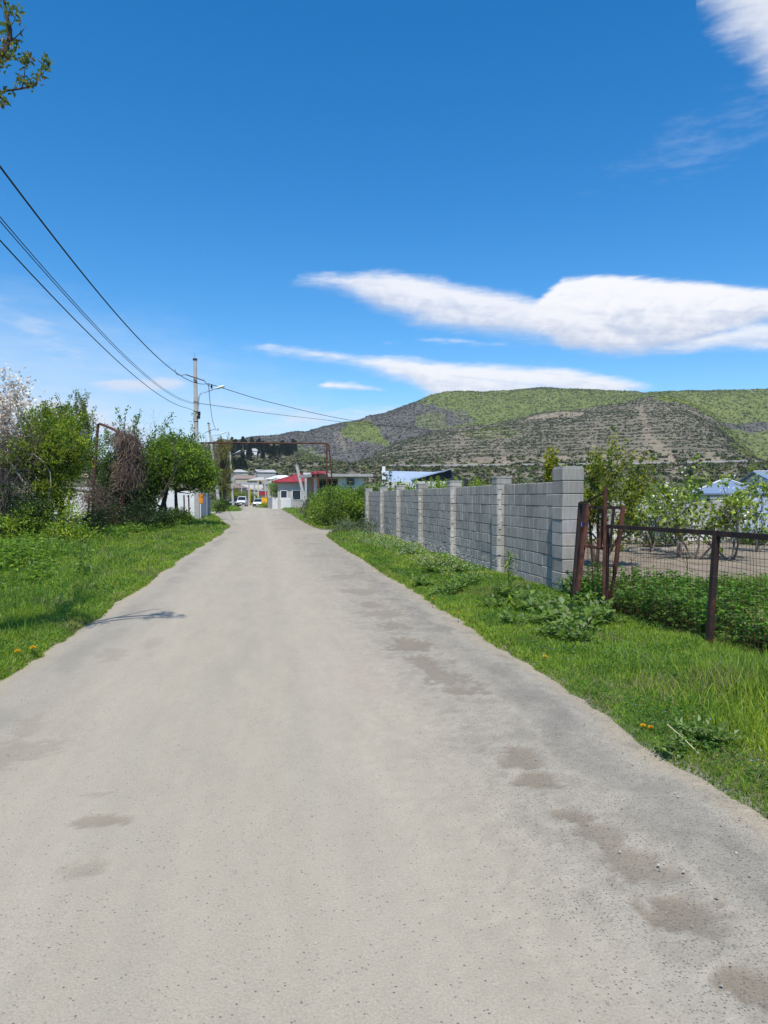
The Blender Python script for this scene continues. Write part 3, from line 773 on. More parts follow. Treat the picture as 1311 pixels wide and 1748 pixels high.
def clump_tree(name, label, base, ells, ncl, rcl, per, L, Wd, cols, trunk_r=.1, bark=(.07,.055,.04), seed=1, cat='tree', group=None, shell=.45, stems=1, part='crown', up=.3, leafmat=None, shoots=0, slen=.6):
    """many leaf clumps spread through the crown's volume, each on its own limb"""
    r = np.random.default_rng(seed)
    t = thing(name, label, cat, base, group)
    base = np.array(base, float)
    vol = np.array([e[3]*e[4]*e[5] for e in ells])**.7; vol = vol/vol.sum()
    cs = []
    for e, v in zip(ells, vol):
        k = max(3, int(ncl*v))
        d = nrm(r.normal(size=(k,3)))
        rr = shell + (1-shell)*r.random((k,1))**.6
        rr = rr*(0.78+.5*r.random((k,1))*fbm(d[:,0]*2+seed, d[:,2]*2+d[:,1], seed)[:,None])
        cs.append(np.array(e[:3]) + d*rr*np.array(e[3:6]))
    cs = np.concatenate(cs)
    cs[:,2] = np.maximum(cs[:,2], base[2]+.08)
    mb = MB()
    cen = np.average(np.array([e[:3] for e in ells]), axis=0, weights=vol)
    roots = [base + V(r.normal()*.25*(stems > 1), r.normal()*.25*(stems > 1), -.05) for _ in range(stems)]
    forks = []
    for q in roots:
        tip = q + (cen-q)*(.75+.2*r.random()) + r.normal(size=3)*.1
        mid = (q+tip)/2 + r.normal(size=3)*.08*np.linalg.norm(tip-q)*.5
        pts = np.array([q, (q+mid)/2+r.normal(size=3)*.02, mid, (mid+tip)/2, tip])
        mb.tube(pts, trunk_r*np.array([1.25,1,.85,.65,.35]), 7, V(*bark)); forks += list(pts[1:])
    forks = np.array(forks)
    for c in cs[::max(1, len(cs)//140)]:
        f = forks[np.argmin(np.linalg.norm(forks-c, axis=1) + 1.5*np.maximum(0, forks[:,2]-c[2]))]
        m = (f+c)/2 + r.normal(size=3)*.06*np.linalg.norm(c-f) + V(0,0,-.06*np.linalg.norm(c-f))
        mb.tube([f, m, c], trunk_r*np.array([.38,.25,.08]), 4, V(*bark), cap=False)
    extra = []
    if shoots:
        top = cs[cs[:,2] > np.quantile(cs[:,2], .35)]
        for q in top[r.integers(0, len(top), shoots)]:
            d = nrm(nrm(q-cen)*.6 + V(0,0,.9) + r.normal(size=3)*.3); l = slen*(.5+.8*r.random())
            pts = [q, q+d*l*.5+r.normal(size=3)*.04*l, q+d*l+r.normal(size=3)*.12*l]
            mb.tube(pts, [trunk_r*.10,trunk_r*.07,trunk_r*.03], 3, V(*bark), cap=False)
            for f in np.linspace(.15,1,int(6+l*9)): extra.append((q+d*l*f, d))
    n = len(cs)
    tone = (0.65+.7*r.random((n,1)))*np.array(cols, float)[r.integers(0, len(cols), n)]
    P = np.repeat(cs, per, 0); C = np.repeat(tone, per, 0)
    o = r.normal(size=P.shape)*rcl*(.45+.5*r.random((len(P),1)))
    o[:,2] *= .75
    P = P + o; P[:,2] = np.maximum(P[:,2], base[2]+.02)
    D = nrm(o + V(0,0,up)*rcl + r.normal(size=P.shape)*rcl*.6)
    N = nrm(r.normal(size=P.shape)*.6 + V(0,0,1))
    m2 = MB(); k = len(P)
    m2.leaves(P, D, N, L*(.6+.8*r.random(k)), Wd*(.6+.8*r.random(k)), C*(.75+.5*r.random((k,1))))
    if extra: leaf_out(m2, extra, r, per=3, spread=L*.35, L=L*1.05, Wd=Wd, cols=np.array(cols)*1.05)
    m2.build(part, leafmat or LEAF, t)
    mb.build('trunk' if cat == 'tree' else 'stems', BARK, t)
    return t
def G3(px, py): 
    q = gnd(px, py); return V(q[0], q[1], 0.0)
def col_at(px, t, z=0.0):
    """ground point straight below the photo column px at depth t"""
    q = at(px, 850, t); return V(q[0], q[1], z)
def zpx(py, t): return EYE + (850-py)/FPX*t
# ------------------------------------------------------------------ block wall on the right
def make_wall():
    t = thing('block_wall', 'grey concrete block wall with block pillars along the right verge', 'wall', (4.95, 20, 0))
    r = np.random.default_rng(11)
    ys = [10.4, 13.55, 17.05, 20.6, 24.0, 27.3, 31.0]
    CH = 0.208
    def block(mb, x0, x1, y0, y1, z0, z1):
        g = .0055
        j = r.normal(size=3)*.0016
        tone = V(.355,.333,.295)*(.90+.18*r.random())*(1 if r.random() > .08 else .86)
        c = V((x0+x1)/2, (y0+y1)/2, (z0+z1)/2) + V(j[0], 0, 0)
        h = V(x1-x0, y1-y0, z1-z0)/2 - V(.0, g if y1-y0 < .3 or x0 > 4.8 else 0, g)
        b = .008
        # chipped, slightly bevelled block
        q = []
        for sx in (-1,1):
            for sy in (-1,1):
                for sz in (-1,1):
                    e = h + r.normal(size=3)*.0015
                    q += [c+V(sx*e[0], sy*(e[1]-b), sz*(e[2]-b)), c+V(sx*(e[0]-b), sy*e[1], sz*(e[2]-b)), c+V(sx*(e[0]-b), sy*(e[1]-b), sz*e[2])]
        idx = lambda sx, sy, sz, k: ((sx*4+sy*2+sz)*3+k)
        F4, F3 = [], []
        for s in (0,1):
            a = [idx(s,0,0,0), idx(s,1,0,0), idx(s,1,1,0), idx(s,0,1,0)]; F4.append(a if s else a[::-1])
            a = [idx(0,s,0,1), idx(1,s,0,1), idx(1,s,1,1), idx(0,s,1,1)]; F4.append(a[::-1] if s else a)
            a = [idx(0,0,s,2), idx(1,0,s,2), idx(1,1,s,2), idx(0,1,s,2)]; F4.append(a if s else a[::-1])
        for p in (0,1):
            for q_ in (0,1):
                F4.append([idx(p,q_,0,0), idx(p,q_,1,0), idx(p,q_,1,1), idx(p,q_,0,1)])
                F4.append([idx(p,0,q_,0), idx(p,1,q_,0), idx(p,1,q_,2), idx(p,0,q_,2)])
                F4.append([idx(0,p,q_,1), idx(1,p,q_,1), idx(1,p,q_,2), idx(0,p,q_,2)])
        for sx in (0,1):
            for sy in (0,1):
                for sz in (0,1): F3.append([idx(sx,sy,sz,k) for k in range(3)])
        mb.add(q, [np.array(F4), np.array(F3)], tone*(.985+.03*r.random((len(q),1))))
    MORT = V(.30,.29,.27)
    for i, y in enumerate(ys):
        mb = MB(); big = i == 0
        x0, x1, dy, nc = (4.73, 5.09, .40, 10) if big else (4.75, 5.06, .32, 10)
        for k in range(nc):
            z = .0+k*CH
            if big or k == nc-1:
                block(mb, x0+r.normal()*.003, x1+r.normal()*.003, y, y+dy, z, z+(CH if big else .135))
            else:
                block(mb, x0, x1, y, y+dy, z, z+CH)
        hh = CH*nc if big else CH*(nc-1)+.135
        mb.box(((x0+x1)/2, y+dy/2, hh/2), (x1-x0-.03, dy-.03, hh-.03), c_=MORT)
        if not big:    # pale mortar smeared down the outer corner
            for k in range(26):
                zz = .05+1.8*r.random()
                mb.box((x0+.045+.03*r.random(), y-.004-k*.00035, zz), (.03+.05*r.random(), .006, .03+.12*r.random()), c_=V(.46,.455,.43)*(.85+.3*r.random()))
            mb.box(((x0+x1)/2, y+dy/2, hh+.012), (x1-x0+.02, dy+.02, .024), c_=V(.42,.41,.385))
        else:
            mb.box(((x0+x1)/2, y+dy/2, CH*nc+.010), (x1-x0-.03, dy-.03, .02), c_=V(.45,.44,.41))
        mb.build('pillar', BLOCK, t)
    for a, b, da in zip(ys[:-1], ys[1:], [.40]+[.32]*5):
        mb = MB(); y0, y1 = a+da+.003, b-.003
        for k in range(9):
            z = k*CH; L = .2 if k == 8 else .4
            n = int(round((y1-y0)/L)); off = 0 if k % 2 == 0 else .5
            ed = [y0] + [y0+(q+off)*(y1-y0)/n for q in range(1 if not off else 0, n)] + [y1]
            for p, q in zip(ed[:-1], ed[1:]):
                if q-p < .03: continue
                if k < 8 and q-p > .3 and r.random() < .35:
                    mm = (p+q)/2; block(mb, 4.9, 5.1, p, mm, z, z+CH); block(mb, 4.9, 5.1, mm, q, z, z+CH)
                else: block(mb, 4.9, 5.1, p, q, z, z+CH)
        mb.box((5.0, (y0+y1)/2, CH*4.5-.003), (.176, y1-y0, CH*9-.012), c_=MORT*.8)
        mb.box((4.985, (y0+y1)/2, -.04), (.27, y1-y0, .11), c_=V(.42,.41,.38))
        mb.build('wall_panel', BLOCK, t)
    return t
make_wall()
# rubble at the corner of the wall
r = np.random.default_rng(5)
def rock(name, label, c, s, group=None):
    mb = MB(); 
    u = nrm(r.normal(size=(26,3)))
    import bmesh
    bm = bmesh.new()
    for q in u*V(*s)*(.8+.35*r.random((26,1))): bm.verts.new(q)
    bmesh.ops.convex_hull(bm, input=bm.verts)
    bm.verts.ensure_lookup_table()
    vs = [v for v in bm.verts if v.link_faces]; ix = {v: i for i, v in enumerate(vs)}
    mb.add(np.array([v.co[:] for v in vs])+np.array(c,float), [np.array([[ix[v] for v in f.verts] for f in bm.faces])], V(.42,.39,.33)*(.8+.4*r.random()))
    bm.free()
    o = mb.build(name, BLOCK); return tag(o, label, 'stone', group)
for k, (px, py, s) in enumerate([(962,1026,.09),(949,1024,.07),(975,1030,.06),(938,1022,.05)]):
    q = gnd(px, py); rock('rubble_stone', 'pale broken stone lying at the foot of the end pillar', (q[0], q[1], s*.5), (s, s*.8, s*.6), 'rubble stones at the wall end')

# ------------------------------------------------------------------ rusty gate and wire fence
def make_gate():
    base = at(1000, 1025, 10.2); base[2] = 0
    t = thing('rusty_gate', 'rusty steel gate leaf with blue paint smear leaning open against the end pillar', 'gate', base)
    A, Bq = at(979, 1034, 10.1), at(992, 858, 10.25)
    mb = MB(); mb.bar(A, Bq, .05, .07); mb.build('hinge_stile', DARKRUST, t)
    mb = MB()
    q = [at(983,1032,10.0), at(993,859,10.2), at(1003.5,861,9.85), at(985,1006,9.8)]
    off = V(.012,.0,0)
    v = [p for p in q] + [p+off for p in q]
    mb.add(v, [np.array([[0,1,2,3],[7,6,5,4],[0,4,5,1],[1,5,6,2],[2,6,7,3],[3,7,4,0]])])
    pn = mb.build('sheet_panel', RUST, t)
    mb = MB(); e_ = nrm(np.cross(q[1]-q[0], q[3]-q[0])); e_ = e_ if e_@_F < 0 else -e_
    def onp(px, py):      # point on the sheet's face
        d = ray(px, py); o = np.array([0,0,EYE]); return o + d*(((q[0]-o)@e_)/(d@e_)) + e_*.014
    L_ = [(989.6,890),(988.6,897),(987.2,903),(986.8,910),(986.2,918),(985.6,925)]; W_ = [1.0,2.6,3.4,1.6,2.2,.6]
    lf = [onp(x+1.2-w*.3, y) for (x,y),w in zip(L_,W_)]; rt = [onp(x+1.2+w*.8, y+1.5) for (x,y),w in zip(L_,W_)]
    nq = len(lf); th_ = e_*.004
    mb.add(lf+rt+[p_-th_*2 for p_ in lf+rt], [np.array([[i,i+1,nq+i+1,nq+i] for i in range(nq-1)]+[[i,2*nq+i,2*nq+i+1,i+1] for i in range(nq-1)]+[[nq+i,nq+i+1,3*nq+i+1,3*nq+i] for i in range(nq-1)])])
    mb.build('paint_smear', mat('blue_spray_paint', (.02,.16,.75), .5, .1), pn)
    mb = MB(); mb.bar(at(1004,861,9.8), at(986,1010,9.75), .045, .05); mb.build('lock_stile', RUST, t)
    # the open frame bars beside it
    mb = MB(); mb.bar(at(1004,866.5,9.8), at(1063,866.5,9.35), .03, .04); mb.build('top_bar', DARKRUST, t)
    mb = MB(); mb.bar(at(998,932,9.75), at(1031,936.5,9.45), .03, .04); mb.build('middle_bar', RUST, t)
    mb = MB(); mb.bar(at(1064,864,9.3), at(1049,980,9.3), .035, .05); mb.bar(at(1049,978,9.3), at(1037,1054,9.25), .03, .035); mb.build('free_stile', RUST, t)
    mb = MB(); mb.bar(at(1048,868,9.45), at(1041,936,9.45), .03, .03); mb.build('inner_bar', DARKRUST, t)
    mb = MB(); mb.bar(at(1031,870,9.4), at(1024,936,9.4), .035, .045); mb.build('slanting_bar', RUST, t)
    mb = MB(); mb.tube([at(991,857,10.2), at(998,857.5,10), at(1010,852,9.8), at(1022,846,9.5), at(1031,842.5,9.3)], .014, 5); mb.build('tie_rod', DARKRUST, t)
make_gate()
def make_fence():
    t = thing('wire_fence', 'rusty wire mesh fence with dark steel rail and posts along the garden', 'fence', (4.52, 7, 0))
    mb = MB(); mb.tube([at(1030,1062,9.22), at(1032,940,9.22), at(1034,831,9.22)], .022, 8); mb.build('post', RUST, t)
    mb = MB(); mb.bar(at(1036,1055,9.3), at(1038,897,9.3), .03, .03); mb.build('post', DARKRUST, t)
    mb = MB(); mb.bar(at(1209.5,1118,7.24), at(1223,908,7.24), .055, .055); mb.bar(at(1205,1118,7.26), at(1216,1010,7.26), .02, .02); mb.build('post', DARKRUST, t)
    e = at(1224, 910, 7.24); d = e - at(1037,898.5,9.22)
    f = V(4.62, 3.2, 1.245)
    mb = MB(); mb.bar(at(1037,898.5,9.22), e, .05, .05); mb.build('rail', DARKRUST, t)
    mb = MB(); mb.bar(e+V(0,-.02,-.004), f, .05, .055); mb.build('rail', DARKRUST, t)
    mb = MB(); mb.bar(V(4.66,3.2,-.1), V(4.62,3.2,1.24), .055, .055); mb.build('post', DARKRUST, t)
    # wire mesh
    r_ = np.random.default_rng(8)
    path = [V(4.98,10.38,0), at(1033,1058,9.25), at(1213,1110,7.28), V(4.68,3.2,0)]
    path = [V(p[0]+.035,p[1],0) for p in path]
    for a, b, top in zip(path[:-1], path[1:], (1.0,1.17,1.17)):
        mb = MB(); L = np.linalg.norm(b-a); n = int(L/.055)
        wav = lambda s, z: V(.012*math.sin(s*7+z*5)+.01*math.sin(s*17), 0, 0)
        for k in range(n+1):
            s = k/n; p = a+(b-a)*s
            pts = [p+V(0,0,z)+wav(s*L, z) for z in np.linspace(.0, top+.03*math.sin(s*9), 7)]
            mb.tube(pts, .0022, 3, cap=False)
        for z in np.arange(.06, top+.01, .065):
            pts = [a+(b-a)*s+V(0,0,z+.012*math.sin(s*11+z*9))+wav(s*L, z) for s in np.linspace(0,1,16)]
            mb.tube(pts, .0022, 3, cap=False)
        mb.build('wire_mesh', RUST, t)
make_fence()

# ------------------------------------------------------------------ poles, lamps, cables
def pole_base(px, py, t): 
    q = at(px, py, t); return V(q[0], q[1], 0)
def make_pole(label, foot, top, t, lamp, arm, box=False, sign=False, bands=(), w=.30):
    a = at(*foot, t); b = at(*top, t)
    a = a + (b-a)/(b[2]-a[2])*(-a[2]-.05)
    th = thing('utility_pole', label, 'pole', (a[0], a[1], 0), 'concrete street poles')
    mb = MB(); n = 14
    ax = nrm(b-a); x = nrm(np.cross(ax, V(0,1,0))); y = np.cross(x, ax)
    # rectangular tapered concrete post with chamfers, one solid
    s = np.linspace(0, 1, n)
    cs = np.array([(.38,-.5),(.5,-.38),(.5,.38),(.38,.5),(-.38,.5),(-.5,.38),(-.5,-.38),(-.38,-.5)])
    ring = []
    for q in s:
        k = w*(1-.42*q); p = a+(b-a)*q
        ring += [p+x*c[0]*k+y*c[1]*k for c in cs]
    i = np.arange(n-1)[:,None]*8; j = np.arange(8)[None,:]; j2 = (j+1) % 8
    mb.add(ring, [np.stack([i+j,i+j2,i+8+j2,i+8+j],-1).reshape(-1,4), np.arange(8)[None,::-1], (np.arange(8)+(n-1)*8)[None]])
    mb.build('pole_shaft', CONC, th)
    k = w*.62
    mb = MB(); mb.box(b+V(0,0,.02), (k+.05, k+.05, .10)); mb.tube([b+V(0,0,.06), b+V(-.03,0,.34), b+V(-.07,0,.42)], .012, 4); mb.build('pole_cap', DARKRUST, th)
    for q in bands:
        p = a+(b-a)*q; mb = MB(); kk = w*(1-.42*q)+.02
        mb.box(p, (kk, kk, .05)); mb.build('steel_band', RUST, th)
    if arm:
        p0, p1 = at(*arm[0], t-.22), at(*arm[1], t-.22)
        mb = MB(); mb.bar(p0, p1, .06, .06)
        m = mb.build('cross_arm', RUST, th)
        mb = MB(); d = (p1-p0)/np.linalg.norm(p1-p0)
        mb.tube([p0, p0-d*.35-V(0,0,.16), p0-d*.6-V(0,0,.2), p0-d*.75-V(0,0,.02), p0-d*.72+V(0,0,.14)], .018, 5)
        mb.build('hook', DARKRUST, m)
        mb = MB(); mb.tube([p1, p1+d*.2-V(0,0,.2), p1+d*.5-V(0,0,.24)], .02, 5); mb.build('hook', DARKRUST, m)
        mb = MB(); e = p1+d*.5-V(0,0,.24)
        mb.lathe([(.02,-.12),(.07,-.1),(.05,-.04),(.07,0),(.05,.06),(.06,.1),(.015,.15)], e, 8); mb.build('insulator', BLACK, m)
    if lamp:
        q0, q1, q2, q3 = [at(*p, t) for p in lamp]
        mb = MB(); mb.tube([q0-V(0,0,.6), q0, q0+(q1-q0)*.35+V(0,0,.12), q1, q2], .032, 6); br = mb.build('lamp_bracket', STEEL, th)
        mb = MB(); d = nrm(q3-q2); sd = nrm(np.cross(d, V(0,0,1))); u = np.cross(sd, d); L = np.linalg.norm(q3-q2)
        prof = [(0,.05,.05),(.12,.09,.08),(.45,.17,.11),(.8,.19,.10),(.95,.13,.07),(1,.03,.03)]
        rg = []
        for s_, ww, hh in prof:
            for k_ in range(10):
                an = k_*2*PI/10; rg.append(q2+d*L*s_+sd*ww*math.cos(an)+u*hh*(math.sin(an) if math.sin(an) > 0 else .5*math.sin(an)))
        i = np.arange(5)[:,None]*10; j = np.arange(10)[None,:]; j2 = (j+1) % 10
        mb.add(rg, [np.stack([i+j,i+j2,i+10+j2,i+10+j],-1).reshape(-1,4), np.arange(10)[None,::-1], (np.arange(10)+50)[None]])
        mb.build('lamp_head', WHITEP, th, smooth=True)
    if box:
        p = at(339.5, 709, t-.1); mb = MB()
        mb.box(p+V(.02,0,.12), (.16,.2,.24)); mb.box(p+V(-.02,-.02,-.13), (.2,.22,.2)); mb.tube([p+V(0,0,.2), p+V(-.02,0,.9), p+V(.04,0,1.2)], .015, 4); mb.build('junction_box', BLACK, th)
    return th, a, b
PB = make_pole('tall concrete pole with street lamp and small orange box, nearest on the left', (337,891), (333,614), 46.7, [(339,677),(352,669),(367,664),(384,659.5)], [(317,639.5),(349,650)], True, bands=(.62,.68,.74,.86), w=.36)
make_pole('leaning concrete lamp pole, second from the camera behind the dense green tree', (373,856), (356,723), 92, [(362,745),(368,743.5),(374,742),(386,737.5)], [(351,738),(366,732.5)], bands=(.2,.4,.7), w=.42)
make_pole('slim concrete lamp pole beside the parked white car', (398,864.5), (392.5,770), 132, [(395,776.5),(398,775),(403,773),(411,769)], None, bands=(.3,.6), w=.42)
# box on the pole: a thing hanging on it
p = at(343, 852, 46.3)
t = thing('meter_box', 'small orange box fixed to the concrete pole by the grey sheet gate', 'box', p)
mb = MB(); mb.box(p, (.24,.16,.60)); mb.build('housing', ORANGE, t)
mb = MB(); mb.box(p+V(0,-.09,-.02), (.18,.02,.48)); mb.box(p+V(0,0,.315), (.28,.2,.03)); mb.build('cover', ORANGE, t)
def cable(name, label, pts, rad, group='overhead cables'):
    pts = np.array(pts, float); n = len(pts)
    t = np.arange(n); T = np.linspace(0, n-1, max(24, 10*n))
    out = []
    for q in T:       # Catmull-Rom through the measured points
        i = min(int(q), n-2); f = q-i
        p0 = pts[max(i-1,0)] if i > 0 else 2*pts[0]-pts[1]; p3 = pts[i+2] if i+2 < n else 2*pts[-1]-pts[-2]
        p1, p2 = pts[i], pts[i+1]
        out.append(.5*((2*p1)+(-p0+p2)*f+(2*p0-5*p1+4*p2-p3)*f*f+(-p0+3*p1-3*p2+p3)*f**3))
    mb = MB(); mb.tube(out, rad, 5)
    return tag(mb.build(name, WIRE), label, 'cable', group)
def para(x0, x1, ys, zmin, yc, a): return [V(x0+(x1-x0)*(y-ys[0])/(ys[-1]-ys[0]), y, zmin+a*(y-yc)**2) for y in ys]
yy = np.linspace(-2, 47.6, 12)
e1 = at(356, 655, 46.5)
cable('overhead_cable', 'thick black cable sagging from the upper left to the pole arm', [*para(-4.25,e1[0],yy,6.6,19.5,.00315)[:-1], e1], .017)
cable('overhead_cable', 'thin upper cable of the close pair running to the pole below its lamp', [*para(-4.3,-3.95,yy,6.10,21,.00247)[:-1], at(336,689,46.5)], .009)
cable('overhead_cable', 'thin lower cable of the close pair running to the pole below its lamp', [*para(-4.3,-3.95,yy,6.03,21,.00247)[:-1], at(336,690,46.4)], .009)
cable('overhead_cable', 'lowest cable from the left, ending on the pole above the black junction box', [*para(-4.3,-3.97,yy,5.72,21,.0024)[:-1], at(333,702,46.5)], .013)
cable('overhead_cable', 'cable running steeply down from the pole arm to the leaning second pole', [e1, at(359,690,62), at(363,718,78), at(368,733,91.7)], .025)
cable('overhead_cable', 'long cable crossing from the pole arm over the valley in front of the hill', [e1, at(470,689,57), at(606,718.5,70), at(760,736,85), at(950,743,105), at(1120,739,125), at(1311,726,150), at(1500,704,175)], .024)
cable('overhead_cable', 'short lower cable from the pole towards the foot of the hill', [at(336,688,46.5), at(400,697,53), at(460,706,60), at(540,715,68), at(640,726,80), at(760,731,96)], .018)
cable('overhead_cable', 'faint cable from the far poles to the leaning white post by the red roof', [at(396,811,132), at(430,806,122), at(470,799,110), at(506,795,98)], .03)

# ------------------------------------------------------------------ gas pipes
def pipe_frame(label, pts, posts, rad, m, base, bracket=None):
    t = thing('gas_pipe', label, 'pipe', base)
    mb = MB(); mb.tube(pts, rad, 8); mb.build('pipe_run', m, t)
    for a, b, w in posts:
        mb = MB(); mb.tube([a, (a+b)/2, b], w, 8); mb.build('post', m, t)
    return t
T = 49.5
def hp(px, py, t=T): return at(px, py, t)
def foot(px, t): return col_at(px, t, -.1)
pipe_frame('rusty overhead gas pipe crossing above the road from the tall pole to a double post', [hp(341,756), hp(400,756), hp(480,756.5), hp(557,757), hp(561,759), hp(562,765)],
           [(hp(558,757), foot(557.5,T), .055), (hp(561.5,763), hp(566,806), .05), (hp(566,806), foot(566,T), .05), (hp(343.5,756), foot(341,T), .06)], .055, RUST, foot(558,T)+V(0,0,.1))
T2 = 31
q0, q1 = foot(156, 33), foot(208, 31)
pipe_frame('rusty pipe arch over an old gateway, hung with dry vine', [foot(156,33), at(160,830,33), at(166.5,735,33), at(168,725,33), at(170.5,723.5,32.9), at(190,731,32), at(205,739,31), at(207.5,742,31), at(208,760,31), foot(208,31)], [], .062, RUST, (q0+q1)/2)
# sagging rail of the old gateway
t = thing('rusty_rail', 'bent dark rail across the old gateway in front of the white fence', 'rail', col_at(130, 33.2))
mb = MB(); mb.tube([at(104,834,34), at(135,838,33.5), at(163,841,33)], .045, 6); mb.build('rail', DARKRUST, t)
mb = MB(); mb.tube([at(152,842,33.2), at(150,900,33.2)], .05, 6); mb.build('post', RUST, t)
for px in (315, 323):
    tag((lambda m_: (m_.tube([col_at(px,45.5,-.1), at(px-1,845,45.5)], .05, 6), m_.build('rusty_post', RUST))[1])(MB()), 'thin rusty post in front of the white fence by the concrete pole', 'post', 'rusty fence posts')
# white fence sheets behind the left trees
t = thing('white_fence', 'white sheet fence seen through the trees on the left', 'fence', (-8.3, 42, 0))
for a, b, z0, z1 in ((col_at(92,37),col_at(165,36.2),-.1,zpx(832,37)), (col_at(170,42),col_at(262,41),-.1,zpx(845,42)), (col_at(240,50),col_at(343,48.6),-.1,zpx(838,49))):
    mb = MB(); d = b-a; L = np.linalg.norm(d); n = int(L/.9)
    for k in range(n):
        c = a+d*((k+.5)/n); mb.box((c[0],c[1],(z0+z1)/2-.01*(k%2)), (L/n-.012, .04, z1-z0), rz=math.atan2(d[1],d[0]))
    mb.build('sheet_panel', WHITEP, t)
t = thing('sheet_gate', 'grey corrugated metal gate beside the concrete pole with the orange box', 'gate', col_at(352,55))
mb = MB(); a, b = col_at(343,53.5), col_at(353,54.0); c = col_at(359, 57.5)
for p, q in ((a,b),(b,c)):
    d = q-p; L = np.linalg.norm(d); n = max(3, int(L/.18)); rz = math.atan2(d[1], d[0])
    for k in range(n): 
        m_ = p+d*((k+.5)/n); mb.box((m_[0],m_[1],.95), (L/n*.96, .03+.03*(k%2), 1.95), rz=rz)
mb.build('corrugated_sheet', GREYSHEET, t)
mb = MB(); mb.box(b+V(0,0,.97), (.1,.1,2.05)); mb.build('gate_post', GREYSHEET, t)

# ------------------------------------------------------------------ trees and shrubs, left side
YG = [(.36,.40,.04),(.27,.35,.035),(.17,.25,.03)]
MG = [(.20,.30,.035),(.28,.38,.045),(.13,.215,.03)]
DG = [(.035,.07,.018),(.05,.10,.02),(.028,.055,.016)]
BR = [(.12,.085,.06),(.17,.13,.095),(.09,.065,.045)]
# branch of a pear tree reaching in at the upper left; the trunk stands left of the view
def overhang():
    t = thing('pear_tree', 'young-leaved branch of a roadside tree reaching in at the upper left', 'tree', (-4.9, 5.2, 0))
    r = np.random.default_rng(21); mb = MB(); sites = []; bk = V(.09,.06,.055)
    mb.tube([(-4.9,5.2,-.05),(-4.95,5.25,1.0),(-4.8,5.3,2.2),(-4.7,5.5,3.2)], [.17,.14,.12,.10], 9, bk)
    T = 6.3
    fork = V(-4.7,5.5,3.2)
    def limb(pts, r0, r1):
        pts = np.array(pts); mb.tube(pts, np.linspace(r0, r1, len(pts)), 6, bk, cap=False)
    # main limbs
    limb([fork, at(-140,330,T), at(-60,215,T), at(-20,167,T), at(10,155,T)], .05, .010)
    limb([at(10,155,T), at(38,151,T), at(55,147,T), at(64,138,T), at(69,128,T), at(71,113,T), at(80,100,T)], .010, .004)
    limb([at(37,150,T), at(41,138,T-.05), at(42,122,T-.08), at(44,100,T-.1)], .006, .003)
    limb([fork, at(-150,240,T), at(-80,150,T), at(-10,100,T), at(8,88,T), at(16,68,T), at(17,50,T), at(12,30,T), at(8,8,T), at(2,-25,T)], .045, .006)
    limb([at(14,72,T), at(24,66,T), at(34,57,T), at(41,50,T)], .006, .003)
    limb([at(16,48,T), at(24,36,T), at(30,20,T)], .004, .002)
    limb([at(-80,150,T), at(-60,40,T), at(-40,-60,T), at(-10,-130,T)], .02, .006)
    limb([at(-10,100,T), at(-6,70,T), at(0,40,T)], .006, .003)
    limb([at(-20,167,T), at(-8,190,T), at(0,180,T)], .006, .002)
    # many more limbs out of view to the left carry the rest of the crown
    for k in range(14):
        s = at(-150-60*r.random(), 300-180*r.random(), T); e = at(-420+330*r.random(), -80+330*r.random(), T-1.2+3.2*r.random())
        if abs(e[1]) > 20: continue
        m_ = (s+e)/2+r.normal(size=3)*.15; limb([fork, s, m_, e], .03, .004)
        for f in (.3,.55,.8,1):
            sites += [(m_+(e-m_)*f+r.normal(size=3)*.12, nrm(e-m_)) for _ in range(5)]
    for k in range(26):
        e = V(-5.7,9.0,5.0)+nrm(r.normal(size=3))*V(1.3,2.2,1.2)*(.4+.6*r.random())
        if e[0] > -.36*e[1]-.5: continue
        m_ = (fork+e)/2+r.normal(size=3)*.2+V(0,0,.2); limb([fork, m_, e], .035, .005)
        for f in (.4,.6,.8,.95):
            sites += [(m_+(e-m_)*f+r.normal(size=3)*.16, nrm(e-m_)) for _ in range(4)]
    mb.build('trunk', BARK, t)
    m2 = MB()
    spots = [(5,5,7),(12,20,8),(18,14,6),(8,40,6),(14,24,5),(30,20,5),(34,30,8),(3,60,8),(12,45,5),(2,75,5),(10,85,9),(24,70,9),(30,75,6),(8,95,9),(2,100,8),(18,92,5),(3,108,11),(10,115,6),(45,100,11),(38,105,7),(50,105,8),(42,122,4),(77,105,11),(80,112,9),(74,122,8),(70,133,5),(35,138,9),(30,145,5),(50,135,8),(52,146,6),(64,139,5),(15,152,3),(2,160,8),(6,168,7),(8,178,5),(1,172,6),(22,96,6),(40,50,2),(26,40,2)]
    P, D = [], []
    for x, y, n in spots:
        for _ in range(int(n*1.5)):
            p = at(x+r.normal()*4, y+r.normal()*4.5, T+r.normal()*.06); P.append(p); D.append(V(r.normal()*.6, r.normal()*.6, .2+r.normal()*.6))
    k = len(P); cols = [(.16,.22,.04),(.12,.17,.04),(.20,.20,.05),(.085,.13,.035),(.17,.12,.05)]
    m2.leaves(P, D, nrm(r.normal(size=(k,3))*.7+V(0,0,1)), .058*(.6+.7*r.random(k)), .030*(.7+.6*r.random(k)), pick(cols,k,r))
    leaf_out(m2, sites, r, per=6, spread=.07, L=.065, Wd=.034, cols=cols)
    m2.build('crown', LEAF, t)
overhang()
b = col_at(-22, 27)
